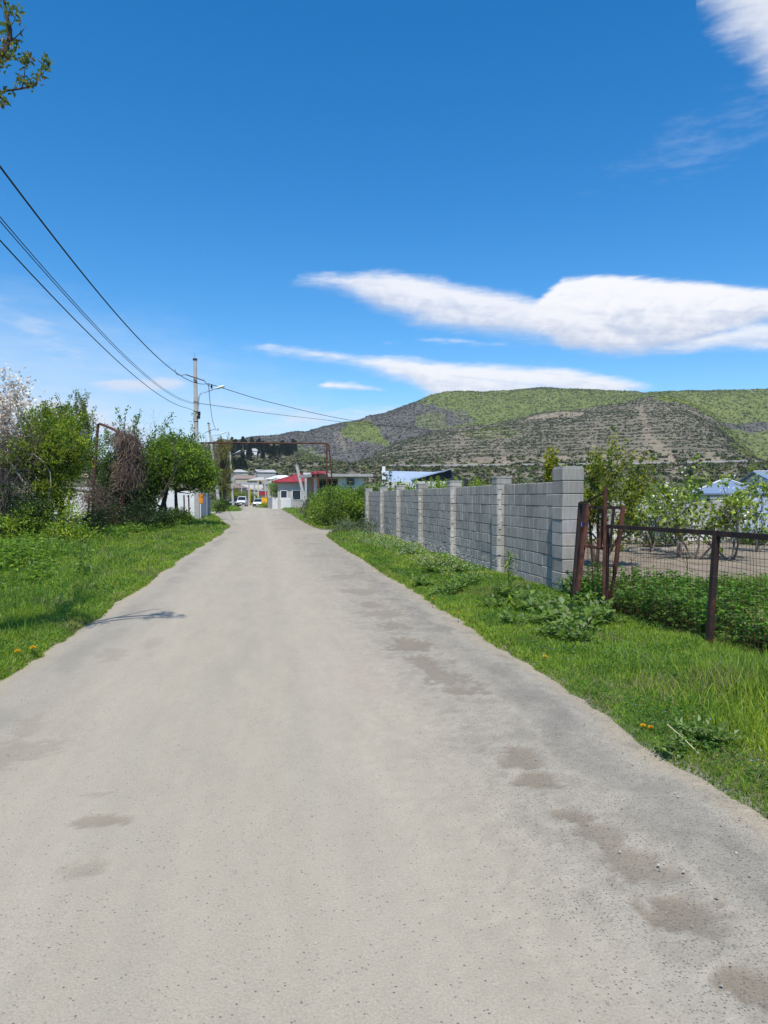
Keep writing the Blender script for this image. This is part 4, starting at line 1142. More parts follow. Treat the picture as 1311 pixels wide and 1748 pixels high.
twig_tree('blossom_tree', 'tall white-blossomed tree at the left edge behind the brown thicket', b, dict(L=3.4, r=.13, lev=3, kids=(8,6,5), ratio=.62, ang=.7, up=.10, t0=.3, wig=.15),
          leaf=dict(per=1, spread=.08, L=.11, Wd=.06, cols=[(.16,.12,.06),(.13,.15,.04)]), blossom=dict(per=7, spread=.15, L=.13, Wd=.13, cols=[(.9,.84,.75),(.85,.77,.68),(.72,.60,.48)], share=.6), bark=(.13,.095,.08), seed=4)
b = col_at(20, 31)
twig_tree('blossom_tree', 'lower white-blossomed tree behind the yellow-green tree on the left', b, dict(L=2.6, r=.1, lev=3, kids=(7,6,5), ratio=.62, ang=.75, up=.08, t0=.3, wig=.15),
          leaf=dict(per=1, spread=.1, L=.12, Wd=.06, cols=[(.20,.15,.08),(.15,.17,.05)]), blossom=dict(per=5, spread=.16, L=.13, Wd=.13, cols=[(.82,.74,.64),(.60,.48,.36)], share=.55), bark=(.15,.11,.09), seed=9)
# yellow-green tree
b = col_at(92, 24.5); c = lambda px, py, t: at(px, py, t)
def ell(px, py, t, rx, rz, ry=None): 
    q = at(px, py, t); return (*q, rx/FPX*t, (ry or rx)/FPX*t, rz/FPX*t)
clump_tree('leafy_tree', 'yellow-green leafy tree on the left behind the curved bare branch', b, [ell(92,780,24,56,62), ell(45,795,23.6,42,42), ell(118,778,25,36,48), ell(70,735,25,34,34), ell(108,724,26,30,34), ell(88,835,23.8,42,34)], 360, .17, 46, .105, .05, YG+[(.13,.2,.03)], trunk_r=.09, seed=3, stems=3, up=.7, shoots=110, slen=.65, shell=.3)
clump_tree('leafy_tree', 'pale green loose tree between the yellow-green tree and the pipe arch', col_at(150, 38), [ell(140,770,38,32,42), ell(150,722,39,20,20), ell(130,720,39,24,28), ell(183,790,38,22,34)], 130, .22, 22, .13, .065, [(.12,.17,.04),(.16,.2,.06),(.2,.2,.1)], trunk_r=.07, seed=13, stems=3, shoots=50, slen=1.0)
# dense green tree by the pole
clump_tree('leafy_tree', 'dense green spreading tree in front of the tall concrete pole', col_at(292, 38), [ell(300,798,38,56,44), ell(343,808,38.5,32,36), ell(262,800,37.5,36,40), ell(292,772,38.5,38,30), ell(328,774,39,28,26), ell(352,822,38.5,14,15), ell(245,838,37,26,24)], 480, .25, 46, .15, .08, MG+[(.14,.21,.03)], trunk_r=.11, seed=5, stems=3, up=.1, shoots=90, slen=.6)
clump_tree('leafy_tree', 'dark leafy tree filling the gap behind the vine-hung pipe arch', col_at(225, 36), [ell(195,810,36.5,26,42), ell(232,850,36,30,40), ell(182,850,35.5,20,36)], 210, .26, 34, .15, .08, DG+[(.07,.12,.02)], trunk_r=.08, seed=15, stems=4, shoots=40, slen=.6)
# leaning spray tree and bare seedy tree behind
r0 = np.random.default_rng(6)
twig_tree('young_tree', 'slender tree with long leafy sprays leaning left above the pipe arch', col_at(252, 35.5), dict(L=3.2, r=.07, lev=2, kids=(6,3), ratio=.5, ang=.4, up=.05, t0=.35, wig=.07, seg=7, leaf_lev=1),
          leaf=dict(per=3, spread=.05, L=.19, Wd=.075, cols=[(.10,.18,.03),(.14,.23,.04)], along=.7), seed=6, bark=(.1,.08,.06),
          trunks=[((-.55+.28*k*.6, .1*k, 1), 3.6+.3*(k%3), .05) for k in range(-1,5)])
twig_tree('bare_tree', 'bare grey-brown tree with forked twigs behind the dense green tree', col_at(282, 42), dict(L=3.6, r=.09, lev=3, kids=(6,5,5), ratio=.6, ang=.5, up=.14, t0=.35, wig=.12), leaf=dict(per=1, spread=.06, L=.08, Wd=.04, cols=[(.28,.24,.2),(.12,.15,.05)]), seed=31, bark=(.17,.14,.12))
twig_tree('bare_tree', 'thin bare tree standing right behind the tall concrete pole', col_at(350, 60), dict(L=4.6, r=.09, lev=3, kids=(7,5,4), ratio=.5, ang=.5, up=.2, t0=.3, wig=.1), leaf=dict(per=1, spread=.06, L=.07, Wd=.035, cols=[(.2,.15,.1),(.16,.15,.07)]), seed=33, bark=(.17,.13,.11))
OL = [(.25,.225,.06),(.19,.19,.05),(.28,.235,.08)]
clump_tree('willow_tree', 'olive-yellow tree behind the leaning second pole', col_at(380, 104), [ell(378,795,104,19,44), ell(370,828,104,22,28), ell(384,770,106,12,26), ell(388,825,106,11,30), ell(366,795,106,10,30)], 200, .32, 24, .2, .09, OL, trunk_r=.14, seed=17, stems=3, up=1.0, shoots=90, slen=1.4)
clump_tree('willow_tree', 'lower olive-green tree left of the slim third pole', col_at(386, 142), [ell(385,832,142,9,22), ell(380,850,140,12,12)], 70, .4, 20, .24, .11, OL+MG, trunk_r=.12, seed=18, stems=2)
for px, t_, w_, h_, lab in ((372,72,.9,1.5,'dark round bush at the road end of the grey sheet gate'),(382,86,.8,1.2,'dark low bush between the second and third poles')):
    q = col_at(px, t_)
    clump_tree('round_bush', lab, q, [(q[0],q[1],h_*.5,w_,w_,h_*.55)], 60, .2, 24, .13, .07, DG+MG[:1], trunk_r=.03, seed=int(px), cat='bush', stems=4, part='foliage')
# shrubs under the trees
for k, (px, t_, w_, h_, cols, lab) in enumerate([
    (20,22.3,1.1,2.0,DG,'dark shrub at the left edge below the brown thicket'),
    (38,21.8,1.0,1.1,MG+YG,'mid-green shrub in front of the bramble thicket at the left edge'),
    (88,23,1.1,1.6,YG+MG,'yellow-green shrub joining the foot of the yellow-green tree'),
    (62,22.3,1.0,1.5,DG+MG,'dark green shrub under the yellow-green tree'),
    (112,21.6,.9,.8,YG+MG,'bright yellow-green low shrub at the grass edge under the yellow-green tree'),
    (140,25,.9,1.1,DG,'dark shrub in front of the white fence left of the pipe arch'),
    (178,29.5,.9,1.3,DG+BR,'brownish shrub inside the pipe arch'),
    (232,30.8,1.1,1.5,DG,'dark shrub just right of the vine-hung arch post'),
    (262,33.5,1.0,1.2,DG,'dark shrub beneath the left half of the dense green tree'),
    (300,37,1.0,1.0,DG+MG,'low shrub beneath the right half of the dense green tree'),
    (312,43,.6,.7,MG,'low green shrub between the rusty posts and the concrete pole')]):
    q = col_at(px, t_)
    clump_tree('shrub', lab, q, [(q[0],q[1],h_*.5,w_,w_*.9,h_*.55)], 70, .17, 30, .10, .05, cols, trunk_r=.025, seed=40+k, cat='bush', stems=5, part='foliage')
# dry vine hanging on the pipe arch
def dry_tangle(name, label, cat, base, pts, n, L, seed, m=BARK, thick=.008, down=1.0, cols=BR, spread=.2):
    r = np.random.default_rng(seed); mb = MB()
    pts = np.array(pts)
    for k in range(n):
        i = r.integers(0, len(pts)-1); f = r.random()
        p = pts[i]+(pts[i+1]-pts[i])*f + r.normal(size=3)*spread
        d = nrm(r.normal(size=3)*.6 - V(0,0,down)); q = [p]
        for s in range(4):
            d = nrm(d + r.normal(size=3)*.35 - V(0,0,down*.15)); q.append(q[-1]+d*L*(.5+r.random())/4)
        mb.tube(q, thick*(.5+r.random()), 3, pick(cols,1,r)[0], cap=False)
    o = mb.build(name, m); return tag(o, label, cat)
VB = [(.20,.135,.10),(.25,.18,.14),(.13,.09,.07)]
dry_tangle('dry_vine', 'dry brown vine hanging thickly from the post of the pipe arch', 'vine', None, [at(206,742,30.9), at(215,745,30.9), at(228,752,31), at(222,775,30.9), at(212,790,30.9), at(225,800,31), at(215,815,30.9)], 1500, .75, 51, thick=.007, cols=VB, spread=.17)
dry_tangle('dry_brush', 'heap of dry brown twigs between the legs of the pipe arch', 'brush', None, [at(150,835,32.5), at(165,845,32.5), at(175,870,32), at(190,880,31.5), at(165,890,32)], 900, .8, 52, thick=.007, down=.3, cols=BR, spread=.3)
dry_tangle('bramble_thicket', 'grey-brown tangle of dead brambles at the left edge', 'thicket', None, [at(-60,730,24), at(0,745,23.5), at(40,760,23.5), at(60,775,24), at(20,790,23.2), at(-10,850,22.8), at(10,890,22.8), at(20,930,22.5), at(-30,900,22.8)], 2400, .9, 53, thick=.0045, down=.35, cols=[(.12,.095,.08),(.17,.14,.115),(.07,.055,.045)], spread=.40)
# curved bare branches
def bare_branch(label, pts, r0, r1, seed, side=True, cols=(.33,.30,.25)):
    r = np.random.default_rng(seed); mb = MB(); pts = np.array(pts); n = len(pts)
    mb.tube(pts, np.linspace(r0, r1, n), 6, V(*cols), cap=False)
    if side:
        for i in range(1, n-1):
            d = nrm(pts[i+1]-pts[i]+r.normal(size=3)*.7); mb.tube([pts[i], pts[i]+d*.3, pts[i]+d*.6+r.normal(size=3)*.08], [r1, r1*.7, r1*.3], 4, V(*cols), cap=False)
    tag(mb.build('bare_branch', BARK), label, 'branch')
bare_branch('pale straight bare branch slanting down before the yellow-green tree', [at(5,778,23), at(18,790,23), at(30,808,23), at(44,828,23), at(60,850,23.1), at(78,866,23.2)], .045, .02, 1)
bare_branch('thin pale branch bent in an arch before the yellow-green tree', [at(40,775,23.2), at(58,776,23.2), at(75,788,23.2), at(86,808,23.2), at(87,830,23.2), at(82,850,23.3)], .024, .012, 2, False)
bare_branch('fallen pale stick at the grass edge on the left', [at(20,938,21.6), at(28,944,21.4), at(38,949,21.2)], .02, .012, 3, False)
bare_branch('short upright bare stick in the dark under the yellow-green tree', [at(52,890,22.9), at(55,875,22.9), at(56,862,22.9), at(52,850,22.9)], .018, .01, 4)
# fence posts of the dark left edge
for k, px in enumerate((4, 14)):
    mb = MB(); mb.tube([col_at(px,22.6,-.1), at(px+1,880,22.6), at(px-1,800,22.6)], [.075,.07,.06], 7, V(.035,.03,.027))
    tag(mb.build('wooden_post', BARK), 'dark weathered wooden post in the bramble thicket at the left edge', 'post', 'old wooden posts')

# ------------------------------------------------------------------ hedge, right of the road
def hedge():
    es = []
    for (x, y, z, rx, ry, rz) in [(4.6,37.0,.95,1.45,1.6,1.25),(6.0,37.0,1.0,1.5,1.6,1.35),(7.4,37.4,1.0,1.5,1.7,1.35),(4.4,39.5,1.0,1.4,1.9,1.28),(4.5,42.5,.95,1.4,2.0,1.25),(4.7,46,1.0,1.5,2.3,1.3),(4.9,50,.85,1.5,2.4,1.0),(6.2,41,1.0,1.6,2,1.25),(8.8,37.5,1.0,1.4,1.6,1.2),(3.75,39,.45,.7,2.2,.6),(3.8,44,.4,.7,2.6,.5)]:
        es.append((x,y,z,rx,ry,rz))
    clump_tree('hedge', 'broad rounded green hedge between the side lane and the white wall block', (5.6,40,0), es, 900, .24, 46, .12, .075, MG+[(.10,.15,.04),(.14,.20,.03)], trunk_r=.03, seed=23, cat='hedge', stems=16, part='foliage', shell=.62, shoots=160, slen=.35)
hedge()
q = V(3.6, 52, 0)
clump_tree('shrub', 'grey-purple twiggy shrub at the far end of the hedge', q, [(3.7,52,.8,.7,1.6,.8)], 60, .2, 16, .12, .05, [(.16,.13,.12),(.12,.14,.07)], trunk_r=.02, seed=60, cat='bush', stems=6, part='foliage')
clump_tree('weed_patch', 'silvery grey-green weeds at the far end of the block wall', (4.1,31.2,0), [(4.1,31.0,.25,.8,1.3,.45),(3.6,30,.2,.5,1.2,.35),(4.5,29,.3,.4,1.5,.4)], 90, .16, 22, .10, .045, [(.15,.19,.10),(.11,.16,.06),(.18,.21,.14)], trunk_r=.012, seed=61, cat='weeds', stems=8, part='foliage')
# leafy weeds along the foot of the wall
def weed(seed, big):
    r = np.random.default_rng(seed); mb = MB(); n = 26 if big else 18
    for k in range(n):
        a = r.random()*6.28; tilt = .25+.9*r.random()
        d = V(math.cos(a)*math.sin(tilt), math.sin(a)*math.sin(tilt), math.cos(tilt)); L = (.16+.2*r.random())*(1.2 if big else 1)
        pts = [V(r.normal()*.05, r.normal()*.05, 0)]
        pts += [pts[0]+d*L*.5, pts[0]+d*L+V(0,0,-.04*tilt)]
        mb.tube(pts, [.006,.005,.002], 3, V(.12,.17,.05), cap=False)
        kk = 7; f = .25+.75*np.arange(kk)/(kk-1)
        P = np.array(pts[0])+ (np.array(pts[2])-pts[0])*f[:,None]
        sd = nrm(np.cross(d, V(0,0,1)))
        D = d*.6 + np.where(np.arange(kk)%2 == 0, 1, -1)[:,None]*sd*.9 + r.normal(size=(kk,3))*.25; D[-1] = d
        mb.leaves(P, D, nrm(V(0,0,1)+r.normal(size=(kk,3))*.3), .10*(.6+.6*r.random(kk)), .065*(.7+.5*r.random(kk)), pick([(.16,.26,.045),(.21,.31,.065),(.22,.29,.12)],kk,r))
    return mb
protos = []
spots = [(980,1085,1.25),(940,1075,1.2),(1015,1075,1.1),(900,1050,1.1),(960,1100,1.0),(925,1055,1.0),(860,1028,.9),(800,1010,1.0),(775,1018,1.1),(760,1022,.9),(740,985,1.0),(760,975,1.0),(790,985,.9),(815,1000,.9),(700,955,.9),(680,950,.8),(720,975,.8),(1180,1275,.55),(1215,1280,.5),(1150,1290,.4),(840,1045,.8),(880,1075,.8),(990,1110,.8),(1000,1050,1.0),(720,1005,.8),(655,940,.8),(630,925,1.0),(600,922,1.1),(640,920,1.0),(950,1050,1.0),(120,935,1.6),(90,945,1.4),(145,940,1.3),(60,985,.9),(230,915,1.5),(300,905,1.4),(350,905,1.2),(30,1050,.6),(160,990,.8)]
r = np.random.default_rng(77)
for k, (px, py, s) in enumerate(spots):
    q = gnd(px, py); 
    if px > 500: q[0] = min(q[0], 4.6)
    left = px < 500
    lab = 'leafy weed clump in the grass at the edge of the left verge' if left else ('dark clover-like weed at the road edge below the pair of dandelions' if py > 1200 else 'broad-leaved weed clump in the grass between road and block wall')
    grp = 'weeds on the left verge' if left else ('weeds at the road edge' if py > 1200 else 'weeds along the block wall')
    if k < 4:
        o = weed(100+k, k % 2 == 0).build('leafy_weed', LEAF); tag(o, lab, 'weed', grp); protos.append(o)
    else:
        o = protos[k % 4].copy(); COLL.objects.link(o); o['label'] = lab; o['group'] = grp
    o.location = (q[0], q[1], float(gz(q[0], q[1]))-.01); o.rotation_euler = (0,0,r.random()*6.28); o.scale = (s*.95, s*.95, s*.85)
q = gnd(1165, 1290); mb = MB(); mb.tube([V(q[0]-.03,q[1]+.12,.16), V(q[0]+.02,q[1]+.02,.10), V(q[0]+.06,q[1]-.10,.03)], [.0025,.003,.003], 5, V(.55,.50,.32))
tag(mb.build('dry_straw', BARK), 'pale dry straw leaning over the dark weed at the right road edge', 'straw')
# tall flowering weed by the wall
q = gnd(866, 1047); t = thing('mustard_plant', 'tall thin yellow-flowered weed in front of the second wall pillar', 'plant', (q[0],q[1],0))
mb = MB(); r = np.random.default_rng(90)
top = V(q[0]+.03,q[1]+.05,.85); mb.tube([V(q[0],q[1],0), V(q[0]+.02,q[1],.4), top], [.007,.006,.003], 5, V(.14,.2,.05))
ends = [top]
for k in range(7):
    z = .3+.5*r.random(); a = r.random()*6.28; e = V(q[0]+.02+math.cos(a)*.12, q[1]+math.sin(a)*.12, z+.16); mb.tube([V(q[0]+.02,q[1],z), e], [.004,.002], 4, V(.14,.2,.05), cap=False); ends.append(e)
P = np.array([V(q[0]+.02, q[1], .1+.7*r.random()) for _ in range(30)]); mb.leaves(P, r.normal(size=(30,3))+V(0,0,.3), nrm(r.normal(size=(30,3))*.5+V(0,0,1)), .12, .04, pick(MG,30,r))
mb.build('stem', LEAF, t)
for e in ends:
    mb = MB(); mb.leaves(np.repeat(e[None],6,0)+r.normal(size=(6,3))*.006, r.normal(size=(6,3))+V(0,0,.5), np.tile(V(0,-.4,1),(6,1)), .014, .012, np.tile(V(.75,.62,.04),(6,1)))
    mb.build('flower_head', PETAL, t)
# dandelions
def dandelion(px, py, label, h=.055, s=.020, group='dandelions'):
    q = gnd(px, py, h); r = np.random.default_rng(int(px*7+py))
    z0 = float(gz(q[0], q[1]))
    t = thing('dandelion', label, 'flower', (q[0], q[1], z0), group)
    mb = MB(); mb.tube([V(q[0],q[1],z0-.01), V(q[0]+.004,q[1],(z0+h)/2), V(q[0],q[1],h)], .0025, 5, V(.16,.2,.06)); mb.build('stem', LEAF, t)
    mb = MB()
    for k, (n, tilt) in enumerate(((16,1.35),(14,1.05),(10,.7),(7,.35))):
        a = np.arange(n)*2*PI/n + k*.3
        D = np.stack([np.cos(a)*math.sin(tilt), np.sin(a)*math.sin(tilt), np.full(n, math.cos(tilt))],-1)
        mb.leaves(np.tile(V(q[0],q[1],h),(n,1)), D, np.tile(V(0.01,0,1),(n,1)), s*(1.05-.1*k), s*.35, V(.85,.52,.01)[None]*(.9+.2*r.random((n,1))), .1)
    mb.build('flower_head', PETAL, t)
dandelion(1098,1239,'left bloom of the dandelion pair at the right road edge', s=.023, group=None)
dandelion(1111,1242,'right bloom of the dandelion pair at the right road edge', s=.023, group=None)
dandelion(30,1112,'left bloom of two dandelions at the left road edge', .1, .035, group=None)
dandelion(56,1106,'right bloom of two dandelions at the left road edge', .1, .035, group=None)
dandelion(930,1121,'single dandelion beside the broad-leaved weeds near the wall end', .1, .024, group=None)
for px, py in ((782,1046),(738,1022),(972,1044),(905,1040)): dandelion(px, py, 'small dandelion in the grass between road and block wall', .12, .022)
# nettles behind the wire fence
def herb_bed(name, label, x, y, h, seed, Ls, col):
    r = np.random.default_rng(seed); mb = MB(); n = len(x)
    LP, LD, LC = [], [], []
    kk = 12
    for k in range(kk):
        f = .15+.85*k/(kk-1); a = r.random(n)*6.28
        LP.append(np.stack([x+r.normal(size=n)*.02, y+r.normal(size=n)*.02, gz(x,y)+h*f],-1))
        LD.append(np.stack([np.cos(a), np.sin(a), .1-.3*r.random(n)],-1)); LC.append(V(*col)[None]*(.55+.9*r.random((n,1)))*np.where(r.random((n,1))<.2, V(1.5,1.3,1), V(1,1,1)))
    P = np.concatenate(LP); k = len(P)
    mb.leaves(P, np.concatenate(LD), nrm(r.normal(size=(k,3))*.4+V(0,0,1)), Ls*(.5+.7*r.random(k)), Ls*.6*(.6+.6*r.random(k)), np.concatenate(LC))
    for i in range(0, n, 2):
        b_ = V(x[i], y[i], gz(x[i],y[i])-.02); mb.tube([b_, b_+V(r.normal()*.02, r.normal()*.02, h[i])], [.004,.002], 3, V(.10,.15,.04), cap=False)
    kind(mb.build(name, LEAF), 'stuff', label)
r = np.random.default_rng(15); n = 2300
y = 2.2 + 8.3*r.random(n); x = 4.62 + 2.3*r.random(n)**1.2 + .12*(y < 7.3)
ok = fbm(x*1.2, y*1.2, 33)+.35*r.random(n) > .5; x, y = x[ok], y[ok]; n = len(x)
herb_bed('nettles', 'thick dark green nettles growing through the wire fence', x, y, (.20+.32*fbm(x*.9, y*.9, 34)*1.2)*(.65+.5*r.random(n))*np.where(y > 6.4, 1, .8), 16, .085, (.105,.215,.03))
n = 3600; y = 13 + 26*r.random(n)**.9; x = np.interp(y, [13,23,33,40], [-5.2,-7.2,-6.0,-5.0]) + r.normal(size=n)*.75
ok = (fbm(x*.8, y*.5, 35)+.3*r.random(n) > .56) & (x < -3.2) & (off_road(x,y) > .6); x, y = x[ok], y[ok]; n = len(x)
herb_bed('undergrowth', 'rough green weeds where the left verge meets the trees', x, y, (.18+.45*fbm(x*.7, y*.7, 36))*(.6+.6*r.random(n)), 17, .12, (.16,.27,.035))

# ------------------------------------------------------------------ garden on the right
PEARC = [(.34,.42,.07),(.42,.48,.11),(.22,.31,.05),(.10,.15,.03)]
FR = [(1112,20,2.3,'small fruit tree with upright twigs behind the gate post'),(1160,18.5,2.5,'fruit tree with white blossom in front of the white garden wall'),(1190,17.5,2.3,'crooked fruit tree left of the dark fence post'),(1250,17.5,2.6,'fullest fruit tree, right of the dark fence post'),(1292,20,2.7,'fruit tree before the pale blue sheet fence at the right edge'),(1085,23,1.6,'thin fruit tree against the grey garden wall panel')]
for k, (px, t_, h, lab) in enumerate(FR):
    b = col_at(px, t_); r_ = np.random.default_rng(k)
    tr = [((.55*math.cos(q*2.1+k), .4*math.sin(q*2.1+k), 1), h*.55, .03) for q in range(3)]
    twig_tree('fruit_tree', lab, b, dict(L=h*.6, r=.05, lev=2, kids=(4,3), ratio=.6, ang=.7, up=.14, t0=.4, wig=.24, seg=5, leaf_lev=1), trunks=tr,
              leaf=dict(per=8, spread=.075, L=.14, Wd=.09, cols=PEARC, droop=.15, share=.30), blossom=dict(per=3, spread=.07, L=.06, Wd=.06, cols=[(.85,.82,.8)], share=.14), seed=70+k, bark=(.19,.165,.14))
b = col_at(1022, 15.5)
twig_tree('fruit_tree', 'yellow-green fruit tree just behind the wall end pillar', b, dict(L=1.5, r=.05, lev=2, kids=(6,4), ratio=.55, ang=.6, up=.22, t0=.3, wig=.15, leaf_lev=1), trunks=[((.5*math.cos(q*2.1), .4*math.sin(q*2.1), 1.2), 1.7, .045) for q in range(3)],
          leaf=dict(per=7, spread=.06, L=.10, Wd=.06, cols=[(.30,.30,.03),(.22,.26,.03),(.14,.19,.03)], droop=.1), seed=84)
b = col_at(941, 22)
twig_tree('fruit_tree', 'narrow yellow-leaved tree rising behind the block wall', b, dict(L=2.1, r=.05, lev=2, kids=(7,3), ratio=.35, ang=.45, up=.3, t0=.35, wig=.1), leaf=dict(per=12, spread=.1, L=.15, Wd=.09, cols=[(.38,.34,.02),(.28,.30,.03),(.2,.22,.03)]), seed=85)
# dark weed bushes in the garden
for k, (px, t_, w_, h_, lab) in enumerate([(1120,22,.55,1.0,'dark bush against the white strip of the garden wall'),(1145,22.4,.4,1.2,'dark climbing bush on the garden wall beside the grey tank'),(1275,24,1.6,.55,'low green bed of plants below the pale blue sheet fence'),(1300,23,1.0,.5,'low green plants at the right edge below the sheet fence')]):
    q = col_at(px, t_)
    clump_tree('garden_bush', lab, q, [(q[0],q[1],h_*.5,w_,w_*.7,h_*.55)], 40, .13, 26, .08, .045, DG+MG[:1], trunk_r=.015, seed=120+k, cat='bush', stems=4, part='foliage')
# wall of the garden: grey panels over a white plinth
t = thing('garden_wall', 'pale grey panel wall with white plinth at the back of the garden', 'wall', col_at(1150, 25))
a, b = col_at(1005, 26.5), col_at(1262, 24.6); d = b-a; L = np.linalg.norm(d); rz = math.atan2(d[1], d[0])
n = 6
for k in range(n):
    c_ = a+d*((k+.5)/n); mb = MB()
    mb.box((c_[0],c_[1],.92), (L/n-.13,.09,1.12), rz=rz); mb.build('wall_panel', CONC, t)
for k in range(n+1):
    c_ = a+d*(k/n); mb = MB(); mb.box((c_[0],c_[1]-.02,.76), (.13,.16,1.5)); mb.build('wall_post', CONC, t)
mb = MB(); c_ = (a+b)/2; mb.box((c_[0],c_[1]-.03,.17), (L,.2,.40), rz=rz); mb.build('plinth', PLASTER, t)
q = col_at(1122, 24.6)
t = thing('water_tank', 'dark grey drum standing against the garden wall', 'drum', q)
mb = MB(); mb.lathe([(.26,0),(.28,.02),(.28,.45),(.295,.47),(.28,.49),(.28,.95),(.295,.97),(.28,.99),(.28,1.45),(.3,1.48),(.27,1.5),(.05,1.52)], q, 20); mb.build('drum_body', GREYSHEET, t)
mb = MB(); mb.lathe([(.05,1.52),(.06,1.56),(.05,1.58)], q+V(.12,0,0), 10); mb.build('bung', BLACK, t)
q = gnd(1158, 932); tag((lambda m_: (m_.lathe([(.14,0),(.17,.22),(.18,.24),(.165,.24),(.13,.02)], (q[0],q[1],0), 14), m_.build('bucket', GREYSHEET))[1])(MB()), 'small grey bucket on the ground by the garden wall plinth', 'bucket')
t = thing('plank', 'long pale plank lying across the tilled garden soil', 'plank', gnd(1120,936))
mb = MB(); mb.bar(gnd(1063,939,.08), gnd(1195,934,.10), .12, .04, c=V(.42,.38,.32)); mb.build('board', BARK, t)
t = thing('sheet_fence', 'pale blue sheet metal fence at the right edge behind the fruit trees', 'fence', col_at(1310, 27))
a, b = col_at(1262, 27), col_at(1460, 26); d = b-a; n = 5; L = np.linalg.norm(d); rz = math.atan2(d[1], d[0])
for k in range(n):
    c_ = a+d*((k+.5)/n); mb = MB(); mb.box((c_[0],c_[1],.80), (L/n-.02,.03,1.6), rz=rz)
    for s in range(-4,5): mb.box((c_[0]+s*L/n/9.5*math.cos(rz), c_[1]+s*L/n/9.5*math.sin(rz)-.02,.80), (.03,.02,1.58), rz=rz)
    mb.build('sheet_panel', BLUESHEET, t)
for k in range(n+1): c_ = a+d*(k/n); mb = MB(); mb.box((c_[0],c_[1]-.03,.82), (.06,.06,1.66)); mb.build('fence_post', GREYSHEET, t)
# dead stalks in the garden
for k, (px, py, h) in enumerate(((1172,985,.5),(1015,985,.7),(1078,985,.4),(1165,960,.35))):
    q = gnd(px, py); mb = MB(); r_ = np.random.default_rng(k)
    mb.tube([V(q[0],q[1],-.02), V(q[0]+.02,q[1],h*.5), V(q[0]-.03+r_.normal()*.03,q[1],h)], [.014,.011,.006], 5, V(.07,.05,.04))
    for s in range(3): z = h*(.4+.2*s); mb.tube([V(q[0],q[1],z), V(q[0]+r_.normal()*.12,q[1]+r_.normal()*.1,z+.15)], [.006,.003], 4, V(.07,.05,.04), cap=False)
    tag(mb.build('dead_stalk', BARK), 'dark dead plant stalk standing in the tilled garden soil', 'stalk', 'dead stalks in the garden')
